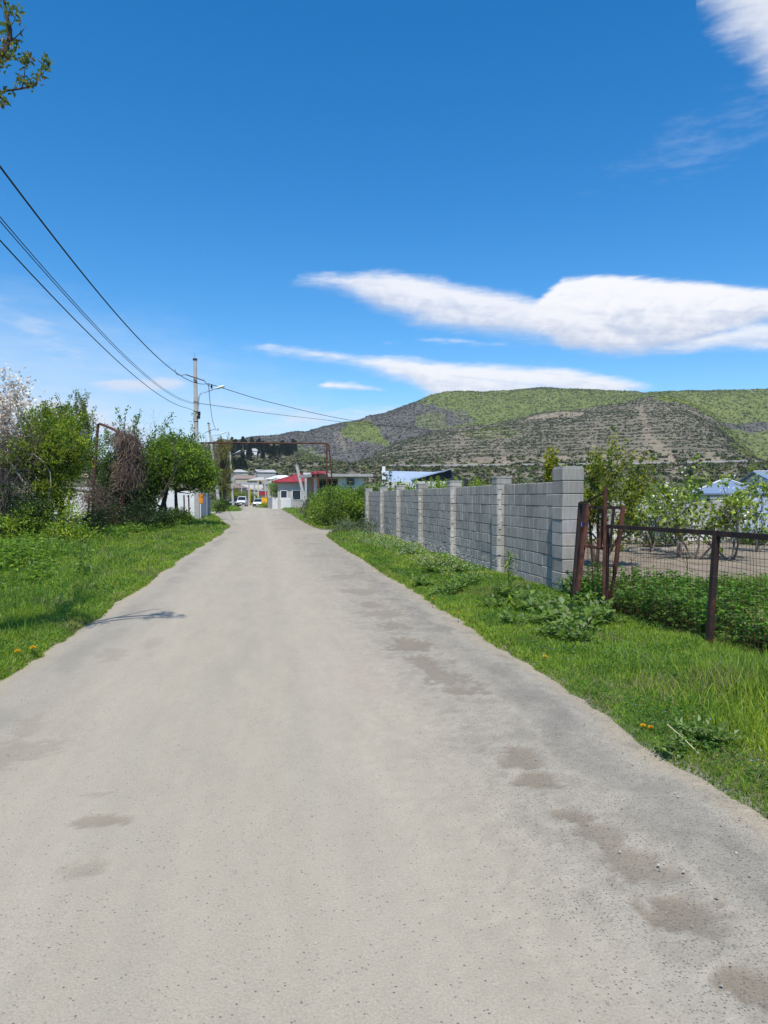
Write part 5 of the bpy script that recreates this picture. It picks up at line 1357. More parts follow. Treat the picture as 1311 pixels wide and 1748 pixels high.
# ------------------------------------------------------------------ houses
def frame_axes(rz): return V(math.cos(rz), math.sin(rz), 0), V(-math.sin(rz), math.cos(rz), 0)
def windows(t, c, rz, items, wmat=None, fmat=None):
    """items: offset along the front, height of centre, width, height, setback of the front face"""
    u, v = frame_axes(rz)
    for off, zc, w, h, fb in items:
        p = c+u*off-v*fb+V(0,0,zc)
        mb = MB()
        for s in (-1,1):
            mb.box(p+u*s*(w/2)-v*.02, (.08,.10,h+.16), rz=rz); mb.box(p+V(0,0,s*h/2)-v*.02, (w-.08,.10,.08), rz=rz)
        f = mb.build('window', fmat or WHITEP, t)
        mb = MB(); mb.box(p-v*.004, (w-.08,.03,h-.08), rz=rz); mb.build('pane', GLASS, f)
def gable_house(name, label, c, rz, w, d, h, rh, roofm, wallm, wins, hip=False, ov=.35, axis='x', group=None, chimney=False, kindcat='house'):
    c = V(*c); t = thing(name, label, kindcat, c, group); u, v = frame_axes(rz)
    mb = MB(); mb.box(c+V(0,0,h/2-.3), (w,d,h+.6), rz=rz); 
    W_ = lambda x, y, z: c+u*x+v*y+V(0,0,z)
    if not hip:
        if axis == 'x': mb.add([W_(-w/2,-d/2,h),W_(-w/2,d/2,h),W_(-w/2,0,h+rh*.93),W_(w/2,-d/2,h),W_(w/2,d/2,h),W_(w/2,0,h+rh*.93)], [np.array([[0,2,1],[3,4,5]])])
        else: mb.add([W_(-w/2,-d/2,h),W_(w/2,-d/2,h),W_(0,-d/2,h+rh*.93),W_(-w/2,d/2,h),W_(w/2,d/2,h),W_(0,d/2,h+rh*.93)], [np.array([[0,1,2],[3,5,4]])])
    mb.build('wall', wallm, t)
    mb = MB(); a, b = w/2+ov, d/2+ov; th = V(0,0,.12)
    if hip:
        e = max(0.15, (w-d)/2) if axis == 'x' else 0
        top = [W_(-a,-b,h),W_(a,-b,h),W_(a,b,h),W_(-a,b,h),W_(-e,0,h+rh),W_(e,0,h+rh)]
        F4, F3 = [[0,1,5,4],[2,3,4,5]], [[1,2,5],[3,0,4]]
    elif axis == 'x':
        top = [W_(-a,-b,h),W_(a,-b,h),W_(a,b,h),W_(-a,b,h),W_(-a,0,h+rh),W_(a,0,h+rh)]; F4, F3 = [[0,1,5,4],[2,3,4,5]], []
    else:
        top = [W_(-a,-b,h),W_(-a,b,h),W_(a,b,h),W_(a,-b,h),W_(0,-b,h+rh),W_(0,b,h+rh)]; F4, F3 = [[1,0,4,5],[3,2,5,4]], []
    n = 6; v_ = top+[p-th for p in top]
    f4 = np.array(F4); fs = [np.concatenate([f4, f4[:,::-1]+n])]
    if F3: f3 = np.array(F3); fs.append(np.concatenate([f3, f3[:,::-1]+n]))
    ed = [(0,1),(1,2),(2,3),(3,0)]
    if not hip: ed = [(0,1),(2,3),(0,4),(4,3),(1,5),(5,2)]
    fs.append(np.array([[q,p,p+n,q+n] for p,q in ed]))
    mb.add(v_, fs)
    rf = mb.build('roof', roofm, t)
    # ridge caps
    mb = MB(); 
    for p, q in ([(4,5)] + ([(0,4),(3,4),(1,5),(2,5)] if hip else [])): mb.bar(top[p]+V(0,0,.03), top[q]+V(0,0,.031), .16, .06)
    mb.build('ridge_cap', WHITEP if roofm is ROOFBLUE else roofm, rf)
    if chimney:
        mb = MB(); mb.box(W_(w*.22,.3,h+rh*.8), (.5,.5,1.3), rz=rz); mb.box(W_(w*.22,.3,h+rh*.8+.68), (.62,.62,.1), rz=rz); mb.build('chimney', PLASTER, rf)
    windows(t, c, rz, [(o, z, a_, b_, d/2) for o, z, a_, b_ in wins])
    return t
# blue-white metal roofed house behind the wall: low wing and gabled part
c_ = col_at(697, 62); u = nrm(_R)
zt = lambda py, t_: zpx(py, t_)
t = thing('metal_roof_house', 'white house with pale blue metal roof rising behind the block wall', 'house', c_)
rz0 = -YAW
mb = MB(); mb.box(c_+V(0,0,1.5)+u*0.6, (5.2,4.4,3.0), rz=rz0); mb.build('wall', PLASTER, t)
mb = MB()
A, Bq, C_, D_ = at(651,803.5,65), at(752,806,65), at(735,824,61), at(654,826,61)
th = V(0,0,.1)
mb.add([A,Bq,C_,D_,A-th,Bq-th,C_-th,D_-th], [np.array([[3,2,1,0],[4,5,6,7],[0,1,5,4],[1,2,6,5],[2,3,7,6],[3,0,4,7]])]); rf = mb.build('roof', ROOFPALE, t)
mb = MB()
A, Bq, C_, D_ = at(703,818,59.5), at(771,799,62), at(768,801.5,66), at(700,812,66)
mb.add([A,Bq,C_,D_,A-th,Bq-th,C_-th,D_-th], [np.array([[0,1,2,3],[7,6,5,4],[1,0,4,5],[2,1,5,6],[3,2,6,7],[0,3,7,4]])]); mb.build('roof', ROOFPALE, t)
mb = MB(); Q = [at(712,820,60.6), at(768,802.5,62.6), at(800,822,62.6), at(800,850,62.6), at(712,850,60.6)]; bk = nrm(_F)*3
mb.add(Q+[q+bk for q in Q], [np.array([[0,1,2,3,4][::-1],[5,6,7,8,9]]), np.array([[i,(i+1)%5,(i+1)%5+5,i+5] for i in range(5)])]); mb.build('gable', mat('dark_timber', (.03,.032,.035), .8, .2), t)
mb = MB(); mb.box(at(655,815,61.2), (.28,.28,1.9), rz=rz0); mb.build('corner_post', WHITEP, t)
# red roofed house and flat concrete building by the road
c_ = col_at(512, 104)
gable_house('red_roof_house', 'white house with bright red hipped roof at the end of the road', c_, -.12, 6.0, 6, zt(823,104), 1.2, ROOFRED, GREYWALL, [(-2.1,2.0,.9,1.3),(-.3,2.0,1.2,1.4),(1.8,2.0,1.2,1.4)], hip=True, ov=.7)
t = thing('red_canopy', 'small red metal canopy over the corner of the flat concrete building', 'canopy', col_at(548, 74))
mb = MB(); A, Bq, C_, D_ = at(530,808,72), at(562,806.5,72), at(556,804,76), at(533,804.5,76)
mb.add([A,Bq,C_,D_,A-th,Bq-th,C_-th,D_-th], [np.array([[0,1,2,3],[7,6,5,4],[1,0,4,5],[2,1,5,6],[3,2,6,7],[0,3,7,4]])]); mb.build('roof_sheet', ROOFRED, t)
for px, tt in ((534,72.3),(543,72.3)): mb = MB(); mb.box(V(*at(px,830,tt)), (.2,.2,2.9), rz=rz0); mb.build('post', RUST, t)
t = thing('flat_roof_building', 'unfinished concrete building with flat slab roof behind the hedge', 'building', col_at(570, 80))
ztp = zt(813, 78)
mb = MB(); mb.bar(at(522,812.5,76), at(622,812.5,78.5), 5.5, .30); sl = mb.build('roof', CONC, t)
mb = MB()
def wallseg(p0, p1, tA, z0, z1, m=mb, th_=.25):
    a, b = col_at(p0, tA), col_at(p1, tA+.02*(p1-p0)); d = b-a
    m.box(((a+b)/2)+V(0,0,(z0+z1)/2), (np.linalg.norm(d), th_, z1-z0), rz=math.atan2(d[1], d[0]))
zb = ztp-.2
wallseg(577,621,75.6,-.1,zb); mb.build('wall', PLASTER, t)
mb = MB(); wallseg(536,544,75.2,-.1,zb-.0, mb); mb.build('wall', PLASTER, t)
mb = MB(); wallseg(524,577,78.4,-.1,zb, mb); mb.build('back_wall', CONC, t)
mb = MB(); p = at(598,822,75.9); mb.box(p-V(0,.16,0), (.85,.12,.8), rz=rz0); w_ = mb.build('window', GREYSHEET, t)
mb = MB(); mb.box(p-V(0,.23,0), (.68,.03,.64), rz=rz0); mb.build('pane', GLASS, w_)
for a_, b_ in ((546,560),(562,575)):
    mb = MB(); wallseg(a_,b_,77.9,1.0,zb-.3, mb, .06); mb.build('pane', GLASS, t)
# leaning white post, posts and pale wall block across the road end
t = thing('leaning_post', 'white concrete post leaning left in front of the red roofed house', 'post', col_at(516,97))
mb = MB(); mb.bar(at(517,842,97), at(506.5,795,97), .36, .36); mb.build('shaft', CONC, t)
mb = MB(); mb.box(at(506.5,794.6,97), (.42,.42,.08)); mb.tube([at(506.5,794,97), at(506.5,791,97)], .03, 5); mb.build('cap', CONC, t)
t = thing('short_post', 'shorter pale post with red crossbar beside the leaning white post', 'post', col_at(522,97))
mb = MB(); mb.bar(col_at(523,97,-.1), at(521.5,811,97), .28, .28); mb.build('shaft', CONC, t)
mb = MB(); mb.bar(at(512,812,97), at(522,811,96.8), .10, .10); mb.build('crossbar', ROOFRED, t)
t = thing('gate_pillar', 'tall white gate pillar standing behind the pale wall block', 'pillar', col_at(489.5,104))
mb = MB(); mb.bar(col_at(489,104,-.1), at(489.5,826,104), .34, .34); mb.build('shaft', WHITEP, t)
mb = MB(); mb.bar(at(491,840,103.9), at(498,840.5,103.9), .3, .22); mb.build('bracket', WHITEP, t)
t = thing('pale_wall_block', 'low white block wall with grey end at the bend of the road', 'wall', col_at(480,102))
a, b = at(467,868,102), at(499,869,100); d = b-a
for k in range(3):
    z0, z1 = k*.55, k*.55+.54
    mb = MB(); cc = (a+b)/2; mb.box((cc[0], cc[1], (z0+z1)/2), (np.linalg.norm(d)-.02*k, .5, z1-z0), rz=math.atan2(d[1],d[0])); mb.build('wall_course', PLASTER, t)
a2 = col_at(458.5,107); mb = MB(); d = V(a[0],a[1],0)-a2; L = np.linalg.norm(d); cc = a2+d*.47; mb.box((cc[0],cc[1],.8), (L*.9,.3,1.62), rz=math.atan2(d[1],d[0])); mb.build('end_wall', CONC, t)
# yellow gas cabinet and the pipework behind it
q = col_at(452, 124); t = thing('gas_cabinet', 'yellow gas regulator cabinet beside the silver car', 'cabinet', q)
mb = MB(); mb.box(q+V(0,0,.9), (1.0,.8,1.6), rz=rz0); mb.build('housing', YELLOW, t)
u_, v_ = frame_axes(rz0)
for s in (-1,1):
    mb = MB(); mb.box(q+V(0,0,.9)+u_*s*.25-v_*.41, (.44,.04,1.4), rz=rz0); dd = mb.build('door', YELLOW, t)
    mb = MB(); mb.box(q+V(0,0,.9)+u_*s*.06-v_*.44, (.03,.04,.2), rz=rz0); mb.build('handle', BLACK, dd)
mb = MB(); mb.box(q+V(0,0,1.73), (1.1,.95,.06), rz=rz0); mb.build('roof', YELLOW, t)
def far_post(px, top, tt, w, m, label, name='far_post', tbar=False, group='posts at the far end of the road'):
    b_ = col_at(px, tt, -.1); tp = at(px, top, tt)
    t = thing(name, label, 'post', b_, group)
    mb = MB(); mb.bar(b_, V(b_[0],b_[1],tp[2]), w, w); mb.build('shaft', m, t)
    mb = MB(); e = V(b_[0],b_[1],tp[2])
    if tbar: mb.bar(e+u_*-.7, e+u_*.7, .12, .12)
    else: mb.box(e+V(0,0,.03), (w+.06,w+.06,.06))
    mb.build('cross_bar' if tbar else 'cap', m, t)
far_post(412.5,821,150,.22,CONC,'thin pale post right of the parked white car')
far_post(425,824,140,.26,CONC,'pale concrete post standing clear at the middle of the road end')
far_post(434.5,826,152,.30,CONC,'wider pale concrete post left of the yellow post')
far_post(440.5,820,150,.20,PALEYELLOW,'yellow post under the far gas pipe')
far_post(451.5,812,165,.26,CONC,'tall far post with a T-shaped top above the yellow cabinet',tbar=True)
far_post(457.5,823,128,.16,PALEYELLOW,'slim yellow post just right of the yellow cabinet')
far_post(453.5,820,140,.20,CONC,'slim white post just left of the slim yellow post')
far_post(465,824,142,.24,CONC,'grey post left of the round green tree at the road end')
t = thing('gas_pipe', 'pale yellow gas pipe carried across the far end of the road', 'pipe', col_at(424,150))
mb = MB(); mb.tube([at(396,820,150), at(420,820,150), at(448,819.5,150), at(457,820.5,150)], .07, 6); mb.build('pipe_run', PALEYELLOW, t)
mb = MB(); mb.tube([at(396,820,150), col_at(396,150,-.1)], .07, 6); mb.build('post', PALEYELLOW, t)
t = thing('gas_pipe', 'lower thin yellow pipe between the far posts', 'pipe', col_at(440,146))
mb = MB(); mb.tube([at(427,833,146), at(436,833,146), at(451,833,146)], .06, 6); mb.build('pipe_run', PALEYELLOW, t)
mb = MB(); mb.tube([at(427,833,146), col_at(427,146,-.1)], .06, 6); mb.build('post', YELLOW, t)
for px, py, lab in ((391,815,'left one of two small lamp heads above the far car'),(403,815,'right one of two small lamp heads above the far car')): pass
# ------------------------------------------------------------------ parked cars
CARG = mat('car_glass', (.015,.018,.02), .06, 0, spec=.6)
TYRE = mat('tyre_rubber', (.015,.015,.015), .8, .1)
LAMP = mat('headlight_glass', (.6,.62,.65), .1, 0, spec=.6)
def car(label, c, rz, col, tall=1.0, metallic=.2, roofc=None):
    t = thing('parked_car', label, 'car', c)
    P = mat('car_paint_'+('white' if min(col) > .5 else 'silver_blue' if col[2] > .2 else 'dark'), col, .3, .03, 1, metal=metallic, spec=.5)
    u, v = frame_axes(rz); c = V(*c)
    Wp = lambda x, y, z: c+u*x+v*y+V(0,0,z*tall)
    # body: cross-sections along the length (front at -y)
    sec = [(-2.1,.45,.62,.74),(-2.0,.28,.80,.82),(-1.5,.24,.92,.86),(-.95,.22,.98,.88),(0,.22,1.0,.88),(1.2,.24,1.0,.88),(1.9,.28,.98,.86),(2.1,.4,.85,.78)]
    rg = []
    for y, z0, z1, hw in sec:
        rg += [Wp(-hw*.92,y,z0),Wp(-hw,y,z0+.15),Wp(-hw,y,z1-.14),Wp(-hw*.88,y,z1),Wp(hw*.88,y,z1),Wp(hw,y,z1-.14),Wp(hw,y,z0+.15),Wp(hw*.92,y,z0)]
    n = len(sec); i = np.arange(n-1)[:,None]*8; j = np.arange(8)[None,:]; j2 = (j+1)%8
    mb = MB(); mb.add(rg, [np.stack([i+j,i+8+j,i+8+j2,i+j2],-1).reshape(-1,4), np.arange(8)[None], (np.arange(8)+(n-1)*8)[None,::-1]]); mb.build('body', P, t)
    mb = MB(); r4 = lambda y, z, hw: [Wp(-hw,y,z),Wp(hw,y,z)]
    q = r4(-.95,.97,.80)+r4(-.25,1.48,.62)+r4(1.3,1.50,.62)+r4(1.95,.99,.78)
    mb.add(q, [np.array([[0,1,3,2],[4,5,7,6],[0,2,4,6],[1,7,5,3],[6,7,1,0]])]); mb.build('windows', CARG, t)
    mb = MB(); q = r4(-.32,1.46,.66)+r4(-.2,1.53,.62)+r4(1.25,1.55,.62)+r4(1.38,1.47,.66)
    mb.add(q, [np.array([[0,1,3,2],[2,3,5,4],[4,5,7,6],[6,7,1,0]]), np.array([[0,2,4,6],[1,7,5,3]])]); mb.build('roof', P, t)
    for s in (-1,1):
        mb = MB(); mb.bar(Wp(s*.78,-.92,.97), Wp(s*.64,-.28,1.47), .07, .07); mb.build('pillar', P, t)
        mb = MB(); mb.box(Wp(s*.60,-2.02,.66), (.34,.16,.17), rz=rz); mb.build('headlight', LAMP, t)
        mb = MB(); mb.box(Wp(s*.98,-.75,1.0), (.18,.12,.14), rz=rz); mb.build('mirror', BLACK, t)
        for y in (-1.35,1.35):
            mb = MB(); k = 14; a = np.arange(k)*2*PI/k; rr = .33
            ring = [Wp(s*(.66+o),y,0)+v*(rr*f*math.cos(x))+V(0,0,.33+rr*f*math.sin(x)) for o, f in ((0,.6),(0,1),(.2,1),(.2,.62)) for x in a]
            i = np.arange(3)[:,None]*k; j = np.arange(k)[None,:]; j2 = (j+1)%k
            mb.add(ring, [np.stack([i+j,i+j2,i+k+j2,i+k+j],-1).reshape(-1,4)]); wh = mb.build('wheel', TYRE, t)
            mb = MB(); ring = [Wp(s*.84,y,0)+v*(.2*math.cos(x))+V(0,0,.33+.2*math.sin(x)) for x in a]
            mb.add(ring+[Wp(s*.87,y,0)+V(0,0,.33)], [np.array([[m_,(m_+1)%k,k] for m_ in range(k)])]); mb.build('rim', STEEL, wh)
    mb = MB(); mb.box(Wp(0,-2.1,.45), (1.5,.16,.2), rz=rz); mb.box(Wp(0,-2.09,.66), (.75,.06,.12), rz=rz); mb.build('bumper', BLACK, t)
    mb = MB(); mb.box(Wp(0,-2.2,.46), (.5,.02,.11), rz=rz); mb.build('number_plate', WHITEP, t)
car('white off-road car parked facing the camera beside the slim lamp pole', col_at(413.5,132), -.1, (.72,.72,.70), 1.22)
car('dark car parked behind and left of the white car', col_at(402,139), -.15, (.03,.032,.035), 1.05)
car('silver-blue car parked by the yellow gas cabinet', col_at(441.5,128), -.12, (.42,.47,.55), .95)
# small signs and pale things of the far street
t = thing('shop_sign', 'white and red street stall front far behind the yellow cabinet', 'kiosk', col_at(449,160))
mb = MB(); mb.box(col_at(449,160)+V(0,0,1.6), (2.2,1.6,3.3), rz=rz0); mb.build('wall', PLASTER, t)
mb = MB(); mb.box(at(449,842,158.8), (1.9,.1,.9), rz=rz0); mb.build('shutter', ROOFRED, t)
mb = MB(); mb.box(col_at(449,160)+V(0,0,3.33), (2.5,1.9,.12), rz=rz0); mb.build('roof', WHITEP, t)

# village houses beyond the road end and on the lower slope
vill = [(398,175,5,'small tan house behind the white car',825,GREYWALL,ROOFTILE),(430,190,6,'beige house with low grey roof in the far street',828,GREYWALL,CONC),(474,185,7,'long white house with pale roof behind the red roof',818,GREYWALL,CONC),
        (466,215,7,'pinkish house with faded red roof at the far street',822,GREYWALL,ROOFTILE),(445,250,8,'pale house with tan roof above the far pipework',815,GREYWALL,CONC),(420,265,7,'white house low on the slope behind the pipework',812,GREYWALL,ROOFTILE),
        (408,330,8,'small white house among bushes on the slope',798,GREYWALL,CONC),(452,340,9,'grey-roofed house on the slope above the street',796,GREYWALL,CONC),(481,240,9,'low pale building left of the red roof',812,GREYWALL,WHITEP),(540,260,9,'tan house half hidden behind the concrete building',806,GREYWALL,CONC)]
for k, (px, tt, w_, lab, py, wm, rm) in enumerate(vill):
    b_ = col_at(px, tt); z = float(ground_z(b_[0], b_[1])[0]); h = max(2.4, zpx(py, tt)-z-1.2)
    gable_house('village_house', lab, (b_[0], b_[1], z), -.3+.2*(k%4), w_, 6, min(h, 5.5), 1.3, rm, wm, [(-w_*.27,1.6,1.0,1.2),(w_*.27,1.6,1.0,1.2)], hip=k % 2 == 0, group='houses of the far village')
b_ = col_at(431, 585); zz = zpx(781, 585)
gable_house('hillside_villa', 'white villa among the dark conifers on the left hill', (b_[0], b_[1], zz), .1, 13, 9, 5.0, 2.4, CONC, WHITEP, [(-4,2.6,1.6,1.8),(0,2.6,1.6,1.8),(4,2.6,1.6,1.8)], hip=True, chimney=True)
# houses over the garden, right
b_ = col_at(1238, 58)
gable_house('blue_roof_house', 'house with blue-grey hipped metal roof beyond the garden on the right', b_, -YAW-.35, 4.6, 4.4, zpx(842,58), 1.15, ROOFBLUE, PLASTER, [(-1.2,1.2,.8,.9)], hip=True, ov=.45)
b_ = col_at(1330, 62)
gable_house('white_house', 'white house with pale blue roof cut by the right edge', b_, -YAW, 4.0, 5, zpx(822,62), .9, ROOFBLUE, WHITEP, [(-1.0,1.8,.9,1.0)], hip=False, axis='x')
b_ = col_at(1265, 48)
t = thing('yellow_wall', 'cream garden wall below the blue roof on the right', 'wall', b_)
mb = MB(); mb.box(b_+V(0,0,.75), (4.2,.25,1.6), rz=rz0); mb.build('wall_face', mat('cream_plaster', (.62,.55,.38), .9, .1), t)
mb = MB(); mb.box(b_+V(0,0,1.58), (4.4,.36,.08), rz=rz0); mb.build('coping', CONC, t)
# shrubs and trees behind the wall
mid = [(615,62,1.8,2.7,'blossom','twiggy white-blossomed bush left of the metal roofed house'),(638,60,1.7,2.9,'blossom','fuller white-blossomed bush between the hedge and the metal roofed house')]
for k, (px, tt, w_, h_, ty, lab) in enumerate(mid):
    b_ = col_at(px, tt)
    twig_tree('blossom_bush', lab, b_, dict(L=1.9, r=.05, lev=2, kids=(6,6), ratio=.5, ang=.55, up=.15, t0=.25, wig=.12, leaf_lev=1), trunks=[((.45*math.cos(q*1.3), .35*math.sin(q*1.3), 1), h_*.62, .04) for q in range(6)],
              leaf=dict(per=1, spread=.1, L=.12, Wd=.06, cols=[(.2,.17,.1),(.16,.18,.06)]), blossom=dict(per=3, spread=.10, L=.12, Wd=.12, cols=[(.72,.67,.66),(.6,.52,.5)], share=.7), seed=200+k, bark=(.16,.12,.1), cat='bush')
for k, (px, tt, lab) in enumerate(((655,54,'leftmost slim yellow-green cypress before the metal roofed house'),(660,54,'middle slim cypress before the metal roofed house'),(666,54,'rightmost slim cypress before the metal roofed house'))):
    b_ = col_at(px, tt); h_ = zpx(808+3*(k%2), tt)
    clump_tree('slim_cypress', lab, b_, [(b_[0],b_[1],h_*(.12+.17*q),.17-.018*q,.17-.018*q,.36) for q in range(6)], 60, .07, 26, .09, .05, [(.17,.19,.03),(.12,.15,.03)], trunk_r=.02, seed=210+k, up=1.2)
for k, (px, tt, w_, h_, cols, lab) in enumerate([
    (690,50,1.3,2.5,YG+[(.22,.25,.1)],'pale green bush below the metal roof'),
    (735,52,1.8,3.0,MG+YG,'bright green bush at the gable of the metal roofed house'),
    (790,50,2.2,2.9,MG+YG[:1],'broad green bush behind the middle of the block wall'),
    (828,56,1.8,2.6,OL+MG,'olive bush with reddish twigs behind the block wall'),
    (865,60,1.6,2.6,DG+MG,'dark green bush behind the fifth wall pillar'),
    (905,46,1.5,2.6,[(.26,.28,.16),(.2,.24,.08),(.5,.5,.42)],'whitish flowering bush behind the block wall near its tall end'),
    (1075,60,3.0,3.0,OL+MG,'olive green bush beyond the garden behind the thin fruit tree'),
    (1130,64,3.2,3.2,MG+OL,'green bush beyond the grey garden wall'),
    (1180,70,3.0,3.0,DG+MG,'dark green bush left of the blue roof'),
    (1310,52,1.4,1.7,MG+OL,'green bush under the white house at the right edge')]):
    b_ = col_at(px, tt)
    clump_tree('backyard_bush', lab, b_, [(b_[0],b_[1],h_*.5,w_,w_*.8,h_*.52),(b_[0]+w_*.5,b_[1]+.3,h_*.42,w_*.6,w_*.6,h_*.42)], 110, .24, 26, .14, .07, cols, trunk_r=.035, seed=220+k, cat='bush', stems=4, part='foliage', shoots=40, slen=.7)
b_ = col_at(473, 118)
clump_tree('round_tree', 'round green tree between the grey post and the red roof', b_, [(b_[0],b_[1],3.1,1.5,1.5,1.9),(b_[0]+.8,b_[1],2.4,1.3,1.3,1.5)], 140, .35, 26, .2, .1, MG, trunk_r=.1, seed=240, stems=2)
for k, (px, tt, w_, h_, cols, lab) in enumerate([(418,160,2.2,3.4,OL,'olive tree behind the first thin far post'),(428,158,2.0,2.8,MG,'green bush between the far concrete posts'),(404,150,2.2,3.2,OL+MG,'yellowish tree over the parked cars'),(392,170,3,5,OL,'tall olive tree behind the slim lamp pole')]):
    b_ = col_at(px, tt)
    clump_tree('village_tree', lab, b_, [(b_[0],b_[1],h_*.58,w_,w_,h_*.45)], 70, .4, 22, .26, .13, cols, trunk_r=.1, seed=250+k, stems=1)
clump_tree('low_bush', 'low green bush in front of the yellow cabinet', col_at(455,112), [(*col_at(455,112)[:2],.35,1.5,1.0,.5),(*col_at(449,114)[:2],.25,1.5,1.0,.4)], 50, .2, 22, .16, .08, MG, trunk_r=.02, seed=260, cat='bush', stems=3, part='foliage')

# ------------------------------------------------------------------ hill: wall of the valley road, conifers, scrub
t = thing('retaining_wall', 'long pale wall of the valley road along the foot of the hill', 'wall', (0, 478, 0))
mb = MB(); prev = None
for px in np.arange(640, 1300, 12):
    def pt(p): 
        a, e = azel(p, 800); R_ = 486.0
        x, y = R_*math.sin(math.radians(a)), R_*math.cos(math.radians(a))
        return V(x, y, float(terrain(np.array([a]), np.array([R_]))[0]))
    a_, b_ = pt(px), pt(px+12)
    if fbm(px/40., 0.3, 12) > .36:
        mb.bar(a_+V(0,0,1.0), b_+V(0,0,1.0), .8, .8+.5*vnoise(px/9., .5, 3), c=V(1,1,1))
mb.build('wall_run', CONC, t)
CONI = [(.018,.036,.018),(.025,.045,.02),(.014,.028,.016)]
def conifer(seed):
    r = np.random.default_rng(seed); t = thing('conifer', 'dark conifer in the grove on the left hill ridge', 'tree', (0,0,0), 'conifers on the left hill')
    mb = MB(); mb.tube([V(0,0,-.5), V(.05,0,4), V(0,.1,9), V(0,0,12.5)], [.28,.2,.12,.03], 6, V(.06,.045,.035)); mb.build('trunk', BARK, t)
    n = 900; z = 1.5+11.5*r.random(n)**.8; rad = (2.6*(1-(z-1.5)/11.8)**.8+.25)*(.35+.75*r.random(n)); a = r.random(n)*6.28
    P = np.stack([rad*np.cos(a), rad*np.sin(a), z-rad*.15],-1)
    m2 = MB(); m2.leaves(P, np.stack([np.cos(a),np.sin(a),-.25+.2*r.normal(size=n)],-1), nrm(r.normal(size=(n,3))*.4+V(0,0,1)), 1.3*(.6+.6*r.random(n)), .7*(.6+.6*r.random(n)), pick(CONI,n,r)); m2.build('crown', SCRUB, t)
    return t
CP = [conifer(300+k) for k in range(3)]
r = np.random.default_rng(31)
spots = [(px+2*r.normal(), base) for px, base in zip(np.linspace(396,508,44), 756+24*r.random(44)**1.5)] + [(px, 792+8*r.random()) for px in (408,414,419,402,396)] + [(560,768),(497,770),(489,768)]
k = 0
for px, py in spots:
    # walk out along the sight line until it meets the slope
    hit = None
    for tt in np.arange(380, 900, 6):
        q = at(px, py+8, tt); 
        if q[2] < float(terrain(np.array([math.degrees(math.atan2(q[0],q[1]))]), np.array([math.hypot(q[0],q[1])]))[0]): hit = q; break
    if hit is None: continue
    sc = .42+.5*r.random()
    if k < 3:
        o = CP[k]; o.location = hit; o.scale = (sc,sc,sc)
    else: o = dup(CP[k % 3], hit, r.random()*6.28, sc)
    k += 1
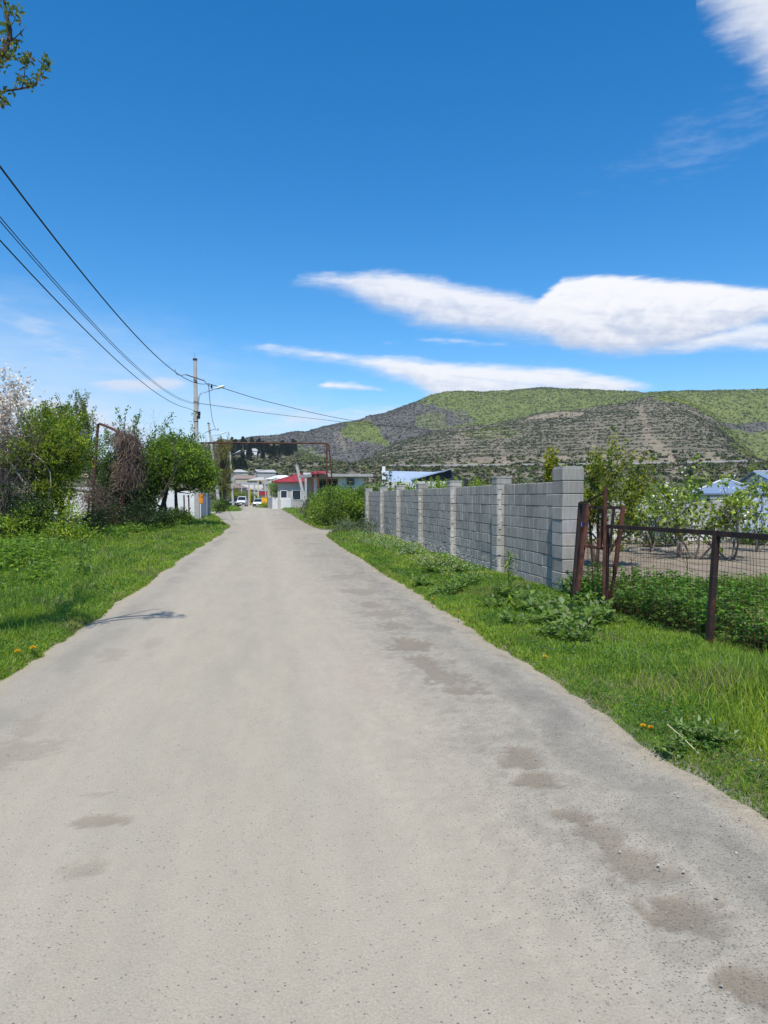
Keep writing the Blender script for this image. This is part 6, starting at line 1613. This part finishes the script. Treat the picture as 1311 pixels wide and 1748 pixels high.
def scrub():
    r = np.random.default_rng(91); mb = MB()
    def put(n, r0, r1, size, per, cols_by, a0=-62, a1=72, rows=True, flat=.62):
        az = a0+(a1-a0)*r.random(n); R_ = np.sqrt(r0**2+(r1**2-r0**2)*r.random(n))
        x, y = R_*np.sin(np.radians(az)), R_*np.cos(np.radians(az)); z = terrain(az, R_)
        g, b = hill_cover(x, y, z)
        keep = r.random(n) > b*.8
        if rows:      # shrubs keep to the old terrace lines, with gaps
            zz = z/4.2 + 1.1*fbm(x/60, y/60, 5)
            keep &= (np.abs((zz % 1)-.5) < .24+.5*fbm(x/75, y/75, 8)**2) | (g > .35) | (R_ > 1000)
            keep &= (fbm(x/38, y/70, 9)+.35*r.random(n) > .38) | (g > .3) | (R_ > 1000)
        if r1 < 360:
            keep &= (off_road(x,y) > 6) 
        x, y, z, g, R_ = x[keep], y[keep], z[keep], g[keep], R_[keep]
        m = len(x); s = size*(.55+.9*r.random(m)**1.5)
        C = cols_by(g, m, R_, x, y)
        c = np.stack([x,y,z],-1)
        P = np.repeat(c, per, 0); S_ = np.repeat(s, per)
        o = nrm(r.normal(size=(len(P),3)))*(r.random((len(P),1))**.4)
        o[:,2] = np.abs(o[:,2])*.75
        P = P + o*S_[:,None]*V(.75,.75,flat)
        mb.quads(P, S_*.85, np.repeat(C, per, 0)*(.85+.3*r.random((len(P),1))), r)
    SC = np.array([(.082,.094,.048),(.098,.105,.058),(.07,.08,.043),(.12,.115,.078),(.088,.112,.044)])
    GN = np.array([(.175,.215,.045),(.15,.195,.042),(.19,.22,.058),(.155,.175,.062)])
    GY = np.array([(.115,.108,.092),(.125,.115,.098),(.095,.092,.078),(.105,.115,.058)])
    def c_front(g, m, R_, x, y):
        c = SC[r.integers(0,5,m)]; k = r.random(m) < g
        return np.where(k[:,None], GN[r.integers(0,4,m)], c)
    LW = np.array([(.075,.10,.033),(.095,.125,.038),(.11,.11,.055),(.06,.072,.034),(.125,.13,.05),(.14,.125,.09)])
    def c_low(g, m, R_, x, y): return LW[r.integers(0,6,m)]
    def c_back(g, m, R_, x, y):
        c = GY[r.integers(0,4,m)]; k = r.random(m) < g*.95+.05
        return np.where(k[:,None], GN[r.integers(0,4,m)], c)
    put(130000, 530, 1040, 1.6, 6, c_front, flat=.5)
    put(64000, 1050, 1680, 3.0, 6, c_back, -40, 62, flat=.38)
    put(11000, 340, 530, 2.2, 11, c_low, rows=False)
    put(6000, 170, 340, 2.0, 15, c_low, -50, 60, rows=False)
    put(1500, 95, 170, 1.3, 26, c_low, 4, 60, rows=False)
    kind(mb.build('scrub', SCRUB), 'stuff', 'dark scrub and young spring woodland covering the hills')
scrub()

# ------------------------------------------------------------------ air
mb = MB(); mb.box((0,0,165), (5400,5400,350)); hz = mb.build('haze', bpy.data.materials.new('haze_air'))
hm = hz.data.materials[0]; hm.use_nodes = True; t_ = hm.node_tree; t_.nodes.clear()
pv = t_.nodes.new('ShaderNodeVolumePrincipled'); pv.inputs['Color'].default_value = (.82,.88,1,1); pv.inputs['Density'].default_value = 0.00008; pv.inputs['Anisotropy'].default_value = 0.2
t_.links.new(pv.outputs[0], t_.nodes.new('ShaderNodeOutputMaterial').inputs['Volume'])
kind(hz, 'stuff', 'thin blue-white air between the viewer and the hills')
